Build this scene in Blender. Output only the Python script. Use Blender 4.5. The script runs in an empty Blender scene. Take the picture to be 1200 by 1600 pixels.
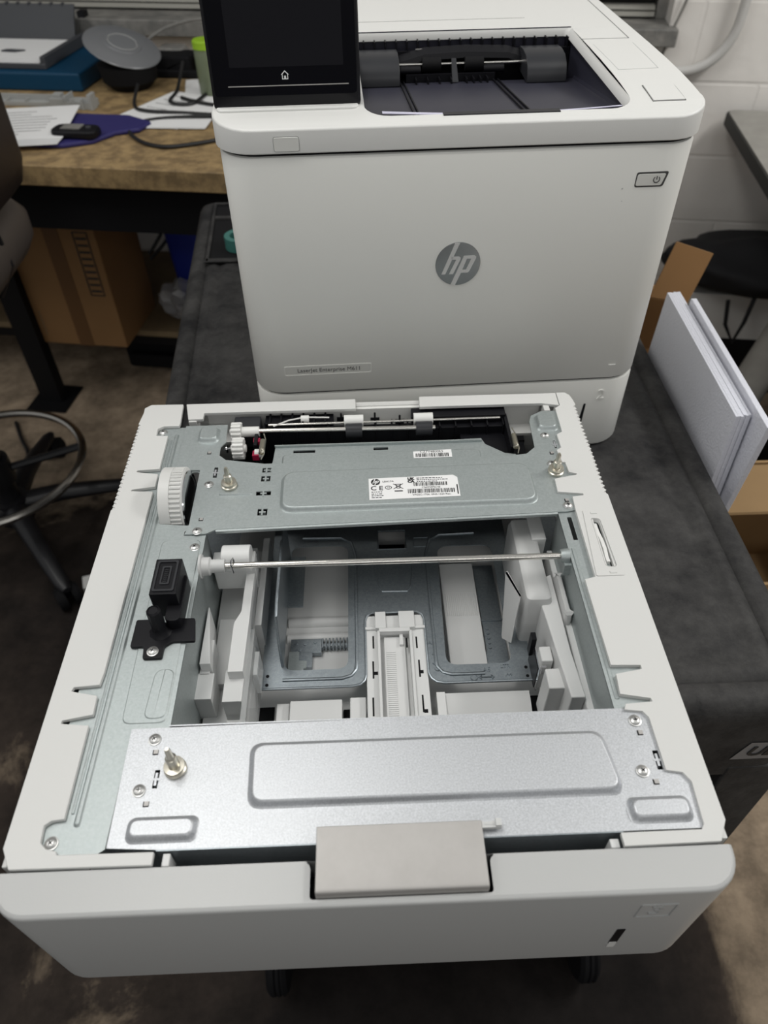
import bpy, bmesh, math, random
from mathutils import Vector, Matrix
from mathutils.geometry import tessellate_polygon
random.seed(7)
S = bpy.context.scene
C = S.collection
ZF = 0.99            # height of the feeder's top plane above the floor
PI = math.pi

# ------------------------------------------------------------------ camera
def cam_axes(p, y, r):
    cz, sz = math.cos(y), math.sin(y)
    f = Vector((-sz*math.cos(p), cz*math.cos(p), -math.sin(p)))
    rt = Vector((cz, sz, 0)); up = rt.cross(f)
    c, s = math.cos(r), math.sin(r)
    return c*rt + s*up, -s*rt + c*up, f
rt, up, fw = cam_axes(0.7875, -0.0263, -0.0136)
cd = bpy.data.cameras.new('camera'); cam = bpy.data.objects.new('camera', cd); C.objects.link(cam)
cam.matrix_world = Matrix((( rt.x, up.x, -fw.x, .008), (rt.y, up.y, -fw.y, -.1725), (rt.z, up.z, -fw.z, .4444+ZF), (0,0,0,1)))
cd.sensor_fit = 'HORIZONTAL'; cd.sensor_width = 9.0; cd.lens = 9.0*1145.4/1200
cd.clip_start = .01; cd.dof.use_dof = True; cd.dof.focus_distance = .62; cd.dof.aperture_fstop = 2.6
S.camera = cam

# ------------------------------------------------------------------ world, lights, exposure
S.view_settings.view_transform = 'Standard'; S.view_settings.look = 'None'
S.view_settings.exposure = 0.0; S.view_settings.gamma = 1.0; S.view_settings.use_curve_mapping = False
w = bpy.data.worlds.new('world'); S.world = w; w.use_nodes = True
wn = w.node_tree; bg = wn.nodes['Background']; bg.inputs[1].default_value = 1.0
tc = wn.nodes.new('ShaderNodeTexCoord'); sx = wn.nodes.new('ShaderNodeSeparateXYZ'); cr = wn.nodes.new('ShaderNodeValToRGB')
mr = wn.nodes.new('ShaderNodeMapRange'); mr.inputs[1].default_value = -1; mr.inputs[2].default_value = 1
wn.links.new(tc.outputs['Generated'], sx.inputs[0]); wn.links.new(sx.outputs['Z'], mr.inputs[0])
wn.links.new(mr.outputs[0], cr.inputs[0]); wn.links.new(cr.outputs[0], bg.inputs[0])
e = cr.color_ramp.elements
e[0].position = .35; e[0].color = (.05, .05, .05, 1)
e[1].position = 1.0; e[1].color = (.30, .305, .30, 1)
k = e.new(.5); k.color = (.27, .27, .27, 1)
k = e.new(.7); k.color = (.38, .382, .38, 1)
def area(name, loc, sx_, sy_, power, rz=0, col=(1, .985, .95)):
    l = bpy.data.lights.new(name, 'AREA'); l.shape = 'RECTANGLE'; l.size = sx_; l.size_y = sy_; l.energy = power; l.color = col
    o = bpy.data.objects.new(name, l); C.objects.link(o); o.location = loc; o.rotation_euler = (0, 0, rz); return o
area('overhead_light', (-.50, .42, 2.75), .45, 1.10, 13, -.16)
area('overhead_light', (.85, .22, 2.75), .45, .8, 3.5, -.16)  # unseen light, placed to brighten the printer front
area('overhead_light', (2.0, .75, 2.75), .45, 1.1, 34, -.16)  # unseen light added to brighten the back wall
area('overhead_light', (-1.9, .6, 2.75), .45, 1.1, 10, -.16)  # unseen light added for the left wall and bench
area('overhead_light', (.25, -2.1, 2.75), 2.2, .35, 12, -.16)

# ------------------------------------------------------------------ materials
def mat(name, col, rough=.5, metal=0., noise=None, bump=None, spec=.5, trans=0., alpha=1., coat=0.):
    """noise=(scale, amount, colour2), bump=(scale, strength)"""
    m = bpy.data.materials.new(name); m.use_nodes = True
    nt = m.node_tree; b = nt.nodes['Principled BSDF']
    b.inputs['Base Color'].default_value = (*col, 1); b.inputs['Roughness'].default_value = rough
    b.inputs['Metallic'].default_value = metal; b.inputs['Specular IOR Level'].default_value = spec
    b.inputs['Transmission Weight'].default_value = trans; b.inputs['Alpha'].default_value = alpha
    b.inputs['Coat Weight'].default_value = coat
    if noise or bump:
        t = nt.nodes.new('ShaderNodeTexCoord')
    if noise:
        n = nt.nodes.new('ShaderNodeTexNoise'); n.inputs['Scale'].default_value = noise[0]; n.inputs['Detail'].default_value = 6
        n.inputs['Roughness'].default_value = .65
        nt.links.new(t.outputs['Object'], n.inputs[0])
        r = nt.nodes.new('ShaderNodeValToRGB'); r.color_ramp.elements[0].position = .5-noise[1]; r.color_ramp.elements[1].position = .5+noise[1]
        r.color_ramp.elements[0].color = (*col, 1); r.color_ramp.elements[1].color = (*noise[2], 1)
        nt.links.new(n.outputs['Fac'], r.inputs[0]); nt.links.new(r.outputs[0], b.inputs['Base Color'])
    if bump:
        n = nt.nodes.new('ShaderNodeTexNoise'); n.inputs['Scale'].default_value = bump[0]; n.inputs['Detail'].default_value = 5
        nt.links.new(t.outputs['Object'], n.inputs[0])
        bp = nt.nodes.new('ShaderNodeBump'); bp.inputs['Strength'].default_value = bump[1]; bp.inputs['Distance'].default_value = .002
        nt.links.new(n.outputs['Fac'], bp.inputs['Height']); nt.links.new(bp.outputs[0], b.inputs['Normal'])
    return m
M = {}
M['white'] = mat('white_plastic', (.64, .64, .625), .42, bump=(900, .04))
M['lid'] = mat('printer_lid_plastic', (.74, .74, .72), .42, bump=(900, .04))
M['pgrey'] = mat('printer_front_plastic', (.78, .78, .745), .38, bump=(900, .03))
M['drawer'] = mat('drawer_front_plastic', (.48, .485, .48), .36, bump=(900, .03))  # darker than the matching plastics, to stand in for shade on the front
M['inwhite'] = mat('tray_plastic', (.68, .685, .68), .45)
M['ingrey'] = mat('grey_tray_plastic', (.58, .585, .58), .5)
M['black'] = mat('black_plastic', (.006, .006, .008), .42, spec=.22)
M['mblack'] = mat('matt_black', (.008, .008, .009), .75, spec=.15)
M['dgrey'] = mat('dark_grey_plastic', (.028, .029, .033), .36, spec=.35)
M['bin'] = mat('output_bin_plastic', (.038, .038, .055), .32, bump=(600, .05))
M['glass'] = mat('screen_glass', (.003, .003, .005), .10, spec=.12)
M['display'] = mat('display', (.011, .011, .014), .15, spec=.15)
M['ink'] = mat('ink', (.02, .02, .02), .6)
M['pink'] = mat('printed_grey', (.10, .10, .10), .6)
M['chrome'] = mat('chrome', (.62, .62, .63), .12, 1.)
M['shaft'] = mat('steel_shaft', (.72, .70, .66), .18, 1.)
M['screw'] = mat('screw_steel', (.55, .55, .54), .36, 1.)
M['pin'] = mat('pin_steel', (.60, .57, .49), .3, 1.)
M['silver'] = mat('satin_silver', (.47, .455, .44), .5, .5, noise=(60, .3, (.41, .395, .38)))
M['darkchrome'] = mat('logo_chrome', (.33, .335, .34), .22, 1.)
M['logolt'] = mat('logo_letter', (.62, .62, .61), .4)
M['paper'] = mat('paper', (.80, .80, .80), .8)
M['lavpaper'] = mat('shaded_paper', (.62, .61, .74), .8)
M['foam'] = mat('foam', (.70, .71, .78), .85, bump=(350, .5))
M['wallp'] = mat('painted_block', (.82, .79, .75), .65, noise=(2.2, .25, (.72, .69, .655)), bump=(26, .9))
M['sill'] = mat('window_sill_paint', (.15, .148, .14), .6, noise=(18, .14, (.27, .26, .24)), bump=(60, .5))
M['blind'] = mat('blind_slat', (.42, .41, .37), .5)
M['wdark'] = mat('window_dark', (.03, .035, .035), .2)
M['pipe'] = mat('painted_conduit', (.55, .54, .52), .4)
M['osb'] = mat('bench_wood', (.37, .255, .12), .6, noise=(26, .10, (.20, .135, .065)), bump=(80, .3))
M['wood2'] = mat('shelf_wood', (.24, .18, .10), .7, noise=(12, .2, (.17, .12, .065)))
M['card'] = mat('cardboard', (.29, .155, .06), .8, noise=(5, .3, (.245, .13, .048)))
M['card2'] = mat('brown_cardboard', (.33, .21, .095), .8, noise=(5, .3, (.28, .175, .08)))
M['tape'] = mat('packing_tape', (.15, .075, .03), .35)
M['bmetal'] = mat('black_metal', (.006, .006, .007), .6, spec=.2)
M['blue'] = mat('blue_bin', (.012, .03, .30), .4)
M['navy'] = mat('blue_case', (.003, .045, .10), .45, spec=.3)
M['purple'] = mat('mouse_pad_purple', (.022, .018, .12), .6)
M['grey'] = mat('machine_grey', (.060, .063, .070), .45, spec=.3)
M['lgrey'] = mat('light_machine_grey', (.36, .365, .355), .5)
M['teal'] = mat('teal_tape', (.045, .16, .14), .4)
M['lime'] = mat('lime_plastic', (.30, .52, .02), .5)
M['desk'] = mat('desk_laminate', (.24, .23, .21), .5, noise=(14, .2, (.31, .30, .275)))
M['deske'] = mat('desk_edge', (.030, .030, .028), .6, spec=.2)
M['leather'] = mat('brown_leather', (.022, .014, .011), .5, bump=(120, .2))
M['taupe'] = mat('taupe_vinyl', (.085, .07, .06), .5)
M['cblack'] = mat('chair_black', (.010, .010, .012), .4)
M['ring'] = mat('foot_ring_metal', (.45, .43, .40), .25, 1.)
M['cord'] = mat('black_cord', (.008, .008, .009), .5)
M['cloth'] = mat('black_cloth', (.006, .006, .008), .8, bump=(40, .6))
M['bagp'] = mat('clear_bag', (.6, .6, .6), .2, alpha=.45)
M['yellow'] = mat('yellow_cable', (.5, .36, .02), .5)
M['red'] = mat('red_plastic', (.35, .01, .05), .4)
M['clear'] = mat('clear_plastic', (.8, .82, .82), .1, alpha=.35)
M['uline'] = mat('badge_grey', (.20, .20, .205), .45)
M['cyan'] = mat('aqua_box', (.12, .30, .33), .6)

def metal(name, col, col2, rough, scale, aniso_bump=0.):
    m = bpy.data.materials.new(name); m.use_nodes = True; nt = m.node_tree; b = nt.nodes['Principled BSDF']
    b.inputs['Metallic'].default_value = .85
    t = nt.nodes.new('ShaderNodeTexCoord'); n = nt.nodes.new('ShaderNodeTexNoise'); n.inputs['Scale'].default_value = scale
    n.inputs['Detail'].default_value = 4; n.inputs['Roughness'].default_value = .8
    nt.links.new(t.outputs['Object'], n.inputs[0])
    r = nt.nodes.new('ShaderNodeValToRGB'); r.color_ramp.elements[0].position = .36; r.color_ramp.elements[1].position = .64
    r.color_ramp.elements[0].color = (*col, 1); r.color_ramp.elements[1].color = (*col2, 1)
    nt.links.new(n.outputs['Fac'], r.inputs[0]); nt.links.new(r.outputs[0], b.inputs['Base Color'])
    mp = nt.nodes.new('ShaderNodeMapRange'); mp.inputs[3].default_value = rough-.07; mp.inputs[4].default_value = rough+.09
    nt.links.new(n.outputs['Fac'], mp.inputs[0]); nt.links.new(mp.outputs[0], b.inputs['Roughness'])
    bp = nt.nodes.new('ShaderNodeBump'); bp.inputs['Strength'].default_value = .12; bp.inputs['Distance'].default_value = .0006
    nt.links.new(n.outputs['Fac'], bp.inputs['Height']); nt.links.new(bp.outputs[0], b.inputs['Normal'])
    return m
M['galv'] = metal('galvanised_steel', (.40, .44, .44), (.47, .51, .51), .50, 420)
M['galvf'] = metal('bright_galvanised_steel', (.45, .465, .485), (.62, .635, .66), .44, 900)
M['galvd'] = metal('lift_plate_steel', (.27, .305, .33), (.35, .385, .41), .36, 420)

def cart_material():
    m = mat('textured_black_plastic', (.030, .030, .031), .66, spec=.22)
    nt = m.node_tree; b = nt.nodes['Principled BSDF']; t = nt.nodes.new('ShaderNodeTexCoord')
    n1 = nt.nodes.new('ShaderNodeTexNoise'); n1.inputs['Scale'].default_value = 11; n1.inputs['Detail'].default_value = 9; n1.inputs['Roughness'].default_value = .78
    nt.links.new(t.outputs['Object'], n1.inputs[0])
    r = nt.nodes.new('ShaderNodeValToRGB'); r.color_ramp.elements[0].position = .35; r.color_ramp.elements[1].position = .72
    r.color_ramp.elements[0].color = (.012, .012, .013, 1); r.color_ramp.elements[1].color = (.070, .068, .066, 1)
    nt.links.new(n1.outputs['Fac'], r.inputs[0]); nt.links.new(r.outputs[0], b.inputs['Base Color'])
    n2 = nt.nodes.new('ShaderNodeTexNoise'); n2.inputs['Scale'].default_value = 190; n2.inputs['Detail'].default_value = 6
    nt.links.new(t.outputs['Object'], n2.inputs[0])
    bp = nt.nodes.new('ShaderNodeBump'); bp.inputs['Strength'].default_value = .55; bp.inputs['Distance'].default_value = .001
    nt.links.new(n2.outputs['Fac'], bp.inputs['Height']); nt.links.new(bp.outputs[0], b.inputs['Normal'])
    return m
M['cart'] = cart_material()
def floor_material():
    m = mat('stained_concrete', (.1, .1, .1), .75, spec=.15)
    nt = m.node_tree; b = nt.nodes['Principled BSDF']; t = nt.nodes.new('ShaderNodeTexCoord')
    def noise(sc, det, ro, dist=0):
        n = nt.nodes.new('ShaderNodeTexNoise'); n.inputs['Scale'].default_value = sc; n.inputs['Detail'].default_value = det
        n.inputs['Roughness'].default_value = ro; n.inputs['Distortion'].default_value = dist
        nt.links.new(t.outputs['Object'], n.inputs[0]); return n
    n1 = noise(1.6, 9, .66, .5); n2 = noise(11, 8, .72)
    # stains plus painted cart shade: the slab is dark around the cart and bare, tan concrete towards +x
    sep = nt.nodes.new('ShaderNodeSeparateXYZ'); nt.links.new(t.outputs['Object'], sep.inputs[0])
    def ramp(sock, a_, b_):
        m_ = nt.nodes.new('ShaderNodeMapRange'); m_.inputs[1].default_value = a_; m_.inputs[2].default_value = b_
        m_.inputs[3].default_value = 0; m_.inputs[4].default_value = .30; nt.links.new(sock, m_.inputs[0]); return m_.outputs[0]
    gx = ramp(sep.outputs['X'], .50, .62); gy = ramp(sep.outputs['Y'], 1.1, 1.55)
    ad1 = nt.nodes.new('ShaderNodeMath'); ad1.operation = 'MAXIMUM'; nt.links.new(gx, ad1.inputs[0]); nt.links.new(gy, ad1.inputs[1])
    gd = ramp(sep.outputs['X'], -.38, -.12); gd2 = ramp(sep.outputs['X'], .56, .40)  # extra darkening of the colour where the cart shades the floor
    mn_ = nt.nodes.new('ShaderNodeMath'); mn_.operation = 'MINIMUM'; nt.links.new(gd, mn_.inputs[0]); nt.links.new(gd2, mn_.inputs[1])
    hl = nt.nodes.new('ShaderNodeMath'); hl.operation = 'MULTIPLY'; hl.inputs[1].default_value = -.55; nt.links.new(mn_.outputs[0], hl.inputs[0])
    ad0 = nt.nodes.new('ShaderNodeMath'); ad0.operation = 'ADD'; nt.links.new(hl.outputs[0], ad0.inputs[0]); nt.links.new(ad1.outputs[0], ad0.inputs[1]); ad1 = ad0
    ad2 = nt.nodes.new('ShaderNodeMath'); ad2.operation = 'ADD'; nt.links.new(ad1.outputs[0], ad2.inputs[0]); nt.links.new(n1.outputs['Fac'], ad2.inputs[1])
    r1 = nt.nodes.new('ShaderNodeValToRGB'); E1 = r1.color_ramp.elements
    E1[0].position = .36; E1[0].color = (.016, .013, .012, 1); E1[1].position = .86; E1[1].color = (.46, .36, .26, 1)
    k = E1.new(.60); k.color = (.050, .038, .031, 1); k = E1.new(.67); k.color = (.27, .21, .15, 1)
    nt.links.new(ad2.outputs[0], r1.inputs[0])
    r2 = nt.nodes.new('ShaderNodeValToRGB'); r2.color_ramp.elements[0].position = .38; r2.color_ramp.elements[1].position = .62
    r2.color_ramp.elements[0].color = (.40, .40, .40, 1); r2.color_ramp.elements[1].color = (1, 1, 1, 1)
    nt.links.new(n2.outputs['Fac'], r2.inputs[0])
    mx = nt.nodes.new('ShaderNodeMix'); mx.data_type = 'RGBA'; mx.blend_type = 'MULTIPLY'; mx.inputs[0].default_value = .8
    nt.links.new(r1.outputs[0], mx.inputs[6]); nt.links.new(r2.outputs[0], mx.inputs[7]); nt.links.new(mx.outputs[2], b.inputs['Base Color'])
    bp = nt.nodes.new('ShaderNodeBump'); bp.inputs['Strength'].default_value = .4; bp.inputs['Distance'].default_value = .004
    nt.links.new(n2.outputs['Fac'], bp.inputs['Height']); nt.links.new(bp.outputs[0], b.inputs['Normal'])
    return m
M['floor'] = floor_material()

# ------------------------------------------------------------------ mesh helpers
def rrect(x0, x1, y0, y1, r=.005, n=5):
    if not isinstance(r, (tuple, list)): r = (r,)*4      # corners: x1y1, x0y1, x0y0, x1y0
    p = []
    for (cx, cy, a0, rr) in ((x1-r[0], y1-r[0], 0, r[0]), (x0+r[1], y1-r[1], 90, r[1]), (x0+r[2], y0+r[2], 180, r[2]), (x1-r[3], y0+r[3], 270, r[3])):
        if rr <= 1e-6: p.append((cx, cy)); continue
        for i in range(n+1):
            a = math.radians(a0+90*i/n); p.append((cx+rr*math.cos(a), cy+rr*math.sin(a)))
    return p
def rquad(q, r, n=4):
    """quad with rounded corners"""
    out = []
    for i in range(len(q)):
        a, b, c = Vector(q[i-1]), Vector(q[i]), Vector(q[(i+1) % len(q)])
        p0 = b+(a-b).normalized()*r; p2 = b+(c-b).normalized()*r
        for k in range(n+1):
            t = k/n; p = p0*(1-t)**2 + b*2*t*(1-t) + p2*t*t; out.append((p.x, p.y))
    return out
class MB:
    def __init__(s): s.v = []; s.f = []; s.M = Matrix.Identity(4)
    def add(s, vs, fs):
        o = len(s.v); s.v += [s.M @ Vector(p) for p in vs]; s.f += [tuple(i+o for i in f) for f in fs]; return s
    def box(s, x0, x1, y0, y1, z0, z1):
        return s.add([(x, y, z) for z in (z0, z1) for y in (y0, y1) for x in (x0, x1)],
                     [(0,2,3,1), (4,5,7,6), (0,1,5,4), (2,6,7,3), (0,4,6,2), (1,3,7,5)])
    def prism(s, loop, z0, z1, holes=()):
        loops = [list(loop)]+[list(h) for h in holes]
        tri = tessellate_polygon([[Vector((p[0], p[1], 0)) for p in l] for l in loops])
        flat = [p for l in loops for p in l]; n = len(flat)
        vs = [(p[0], p[1], z0) for p in flat]+[(p[0], p[1], z1) for p in flat]; fs = []
        if holes:
            for t in tri: fs.append(tuple(t)); fs.append(tuple(i+n for i in reversed(t)))
        else:
            fs += [tuple(reversed(range(n))), tuple(range(n, 2*n))]
        o = 0
        for l in loops:
            m_ = len(l)
            for i in range(m_): j = (i+1) % m_; fs.append((o+i, o+j, o+j+n, o+i+n))
            o += m_
        return s.add(vs, fs)
    def loft(s, rings, cap0=True, cap1=True, close=True):
        """rings: list of lists of 3-D points with equal counts"""
        n = len(rings[0]); vs = [p for r in rings for p in r]; fs = []
        for k in range(len(rings)-1):
            for i in range(n if close else n-1):
                j = (i+1) % n; fs.append((k*n+i, k*n+j, (k+1)*n+j, (k+1)*n+i))
        if cap0: fs.append(tuple(reversed(range(n))))
        if cap1: fs.append(tuple(range((len(rings)-1)*n, len(rings)*n)))
        return s.add(vs, fs)
    def cyl(s, p0, p1, r0, r1=None, n=20):
        r1 = r0 if r1 is None else r1
        p0, p1 = Vector(p0), Vector(p1); d = (p1-p0).normalized()
        a = d.orthogonal().normalized(); b = d.cross(a)
        ring = lambda p, r: [p+(a*math.cos(2*PI*i/n)+b*math.sin(2*PI*i/n))*r for i in range(n)]
        return s.loft([ring(p0, r0), ring(p1, r1)])
    def lathe(s, c, prof, n=24, axis='z'):
        c = Vector(c); rings = []
        for r, h in prof:
            ring = []
            for i in range(n):
                a = 2*PI*i/n; x, y = r*math.cos(a), r*math.sin(a)
                ring.append(c+(Vector((x, y, h)) if axis == 'z' else Vector((h, x, y)) if axis == 'x' else Vector((y, h, x))))
            rings.append(ring)
        return s.loft(rings)
    def tube(s, pts, r, n=8, closed=False):
        pts = [Vector(p) for p in pts]; rings = []; N = len(pts); pa = None
        for i, p in enumerate(pts):
            if closed: d = (pts[(i+1) % N]-pts[i-1]).normalized()
            else: d = (pts[min(i+1, N-1)]-pts[max(i-1, 0)]).normalized()
            a = d.orthogonal().normalized() if pa is None else (pa-d*pa.dot(d)).normalized()
            pa = a; b = d.cross(a)
            rings.append([p+(a*math.cos(2*PI*k/n)+b*math.sin(2*PI*k/n))*r for k in range(n)])
        if closed: rings.append(rings[0]); return s.loft(rings, False, False)
        return s.loft(rings)
    def text(s, body, size, M4, ext=.0003, align='CENTER', shear=0., bold=0.):
        cu = bpy.data.curves.new('t', 'FONT'); cu.body = body; cu.size = size; cu.extrude = ext; cu.align_x = align; cu.align_y = 'CENTER'
        cu.resolution_u = 3; cu.shear = shear; cu.offset = bold
        o = bpy.data.objects.new('t', cu); C.objects.link(o); bpy.context.view_layer.update()
        me = bpy.data.meshes.new_from_object(o.evaluated_get(bpy.context.evaluated_depsgraph_get()))
        s.add([M4 @ v.co for v in me.vertices], [tuple(p.vertices) for p in me.polygons])
        bpy.data.objects.remove(o); bpy.data.curves.remove(cu); bpy.data.meshes.remove(me); return s
def emboss(mb, loop_fn, z, h, ins, steps=4):
    """soft raised plateau: loop_fn(inset) gives a loop"""
    rings = []
    for k in range(steps+1):
        t = k/steps; hh = (1-math.cos(PI*t))/2
        rings.append([(x, y, z+h*hh) for x, y in loop_fn(ins*t)])
    rings.append([(x, y, z+h) for x, y in loop_fn(ins+.0003)])
    mb.loft(rings, cap0=False)
OFF = Vector((0, 0, 0))
def obj(name, mb, m, parent=None, bevel=0., ang=35, seg=2, mods=None):
    me = bpy.data.meshes.new(name); me.from_pydata([tuple(p-OFF) for p in mb.v], [], mb.f); me.update()
    bm = bmesh.new(); bm.from_mesh(me); bmesh.ops.remove_doubles(bm, verts=bm.verts, dist=1e-6)
    bmesh.ops.recalc_face_normals(bm, faces=bm.faces); bm.to_mesh(me); bm.free()
    me.materials.append(M[m] if isinstance(m, str) else m)
    me.polygons.foreach_set('use_smooth', [True]*len(me.polygons)); me.set_sharp_from_angle(angle=math.radians(ang))
    o = bpy.data.objects.new(name, me); C.objects.link(o); o.parent = parent
    if bevel:
        b = o.modifiers.new('bevel', 'BEVEL'); b.width = bevel; b.segments = seg; b.limit_method = 'ANGLE'; b.angle_limit = math.radians(40); b.harden_normals = True
    return o
def thing(name, label, cat, locF, rz=0, group=None):
    """Empty at the base; children are given in F coordinates minus locF (see OFF), or in local coordinates"""
    global OFF
    o = bpy.data.objects.new(name, None); C.objects.link(o); o.empty_display_size = .05
    o.location = (locF[0], locF[1], locF[2]+ZF); o.rotation_euler = (0, 0, rz)
    o['label'] = label; o['category'] = cat
    if group: o['group'] = group
    OFF = Vector((0, 0, 0)); return o
def solo(name, mb, m, label, cat, locF, rz=0, group=None, **kw):
    """a thing that is one mesh, geometry in local coordinates"""
    global OFF
    OFF = Vector((0, 0, 0)); o = obj(name, mb, m, None, **kw)
    o.location = (locF[0], locF[1], locF[2]+ZF); o.rotation_euler = (0, 0, rz); o['label'] = label; o['category'] = cat
    if group: o['group'] = group
    return o
def lab(o, s): o['label'] = s; return o
def struct(name, mb, m, **kw):
    global OFF
    OFF = Vector((0, 0, -ZF)); o = obj(name, mb, m, None, **kw); o['kind'] = 'structure'; OFF = Vector((0, 0, 0)); return o
def copy_tree(o, parent=None):
    c = o.copy(); C.objects.link(c); c.parent = parent
    for ch in list(o.children): copy_tree(ch, c)
    return c

RA = math.radians(-9.3); rc, rs = math.cos(RA), math.sin(RA)
def room(u, v, z=0): return Vector((u*rc-v*rs, u*rs+v*rc, z))     # room axes are turned against the feeder's
def roomM(): return Matrix.Rotation(RA, 4, 'Z')

# ================================================================== SETTING
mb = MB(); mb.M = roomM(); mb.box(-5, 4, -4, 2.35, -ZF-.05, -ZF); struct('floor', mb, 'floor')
# back wall with a window opening
mb = MB(); mb.M = roomM()
T0, T1 = 2.30, 2.50
WL, WR, WB, WT = -2.6, .515, -.095, .55
mb.box(-5, 4, T0, T1, -ZF, WB); mb.box(WR, 4, T0, T1, WB, 1.75); mb.box(-5, WL, T0, T1, WB, 1.75); mb.box(WL, WR, T0, T1, WT, 1.75)
wb0 = M['wallp'].node_tree; B0 = wb0.nodes['Principled BSDF']; t0 = wb0.nodes.new('ShaderNodeTexCoord'); rot0 = wb0.nodes.new('ShaderNodeVectorRotate'); rot0.rotation_type = 'Z_AXIS'; rot0.inputs['Angle'].default_value = -RA
sp0 = wb0.nodes.new('ShaderNodeSeparateXYZ'); cb0 = wb0.nodes.new('ShaderNodeCombineXYZ'); bk = wb0.nodes.new('ShaderNodeTexBrick')
wb0.links.new(t0.outputs['Object'], rot0.inputs[0]); wb0.links.new(rot0.outputs[0], sp0.inputs[0]); wb0.links.new(sp0.outputs['X'], cb0.inputs[0]); wb0.links.new(sp0.outputs['Z'], cb0.inputs[1]); wb0.links.new(cb0.outputs[0], bk.inputs[0])
bk.inputs['Scale'].default_value = 1; bk.inputs['Brick Width'].default_value = .40; bk.inputs['Row Height'].default_value = .20; bk.inputs['Mortar Size'].default_value = .006; bk.inputs['Mortar Smooth'].default_value = .6
b2 = wb0.nodes.new('ShaderNodeBump'); b2.invert = True; b2.inputs['Strength'].default_value = .5; b2.inputs['Distance'].default_value = .003; wb0.links.new(bk.outputs['Fac'], b2.inputs['Height'])
old = B0.inputs['Normal'].links[0].from_socket; wb0.links.new(old, b2.inputs['Normal']); wb0.links.new(b2.outputs[0], B0.inputs['Normal'])
struct('wall_back', mb, 'wallp')
mb = MB(); mb.M = roomM(); mb.box(WL, WR+.02, 2.255, 2.42, -.095, -.052); struct('trim_1', mb, 'sill', bevel=.004)
mb = MB(); mb.M = roomM()
mb.box(WL, WR, 2.40, 2.46, -.052, -.03); mb.box(WR-.03, WR, 2.38, 2.46, -.052, WT); mb.box(WL, WL+.03, 2.38, 2.46, -.052, WT); mb.box(WL, WR, 2.40, 2.46, WT-.03, WT)
for u in (-.75,): mb.box(u-.02, u+.02, 2.40, 2.46, -.05, WT)
wf = struct('window_1', mb, 'sill', bevel=.002)
mb = MB(); mb.M = roomM(); mb.box(WL, WR, 2.44, 2.447, -.05, WT)
OFF = Vector((0, 0, -ZF)); p = obj('pane', mb, 'wdark', wf); lab(p, 'dark window glass')
mb = MB(); mb.M = roomM()
for i in range(22):
    z = -.028+i*.026
    mb.loft([[(x, 2.372, z), (x, 2.384, z+.005), (x, 2.396, z+.010), (x, 2.396, z+.0085), (x, 2.384, z+.0035), (x, 2.372, z-.0015)] for x in (WL+.03, WR-.035)])
mb.box(WL+.03, WR-.035, 2.370, 2.395, -.045, -.034)
OFF = Vector((0, 0, -ZF)); p = obj('window_blind', mb, 'blind', wf); lab(p, 'cream horizontal slat blind')
OFF = Vector((0, 0, 0))

# ================================================================== CART
cart = thing('utility_cart', 'black plastic utility cart carrying the printer and the open paper feeder', 'cart', (.083, .70, -ZF))
OFF = Vector((.083, .70, -ZF))
X0, X1, Y0, Y1 = -.232, .411, .146, 1.275
def splay(mb):      # the tray of the cart widens a little towards its handle end
    mb.v = [Vector((p.x+(p.y-.148)*(-.064 if p.x < .08 else .008), p.y, p.z)) for p in mb.v]; return mb
mb = MB()
def cring(i, z, r=.03): return [(x, y, z) for x, y in rrect(X0+i, X1-i, Y0+i, Y1-i, max(r-i*.6, .008), 6)]
mb.loft([cring(0, -.262), cring(0, -.160), cring(.002, -.145), cring(.008, -.137), cring(.014, -.1345), cring(.026, -.1345), cring(.031, -.140),
         cring(.037, -.1365), cring(.046, -.1350), cring(.054, -.1395), cring(.066, -.1350)], cap0=False)
ct = obj('cart_top', splay(mb), 'cart', cart, ang=50)
# skirt inside
mb = MB(); mb.loft([cring(.006, -.262), cring(.006, -.17)], cap0=False, cap1=False); mb.box(X0+.01, X1-.01, Y0+.01, Y1-.01, -.18, -.16); obj('underside', splay(mb), 'mblack', cart)
# storage tray and handle at the far end
mb = MB()
mb.box(X0+.030, X1-.03, 1.008, 1.020, -.1345, -.1300); mb.box(X0+.036, X1-.036, 1.178, 1.188, -.1345, -.1285)
mb.box(X0+.030, X0+.036, 1.008, 1.250, -.1345, -.1300); mb.box(X1-.036, X1-.030, 1.008, 1.250, -.1345, -.1300); mb.box(X0+.03, X1-.03, 1.243, 1.250, -.1345, -.1290); splay(mb)
pit = MB(); pit.box(X0+.036, X1-.036, 1.020, 1.243, -.1345, -.1335); splay(pit); lab(obj('tray_pit', pit, 'mblack', cart), 'black bottom of the storage compartments')
obj('storage_tray', mb, 'cart', cart, bevel=.0015)
mb = MB(); mb.tube([(X0+.05, 1.275, -.105), (X0+.05, 1.34, -.07), (X0+.09, 1.375, -.06), (X1-.09, 1.375, -.06), (X1-.05, 1.34, -.07), (X1-.05, 1.275, -.105)], .016, 12); obj('handle', mb, 'cart', cart)
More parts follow.
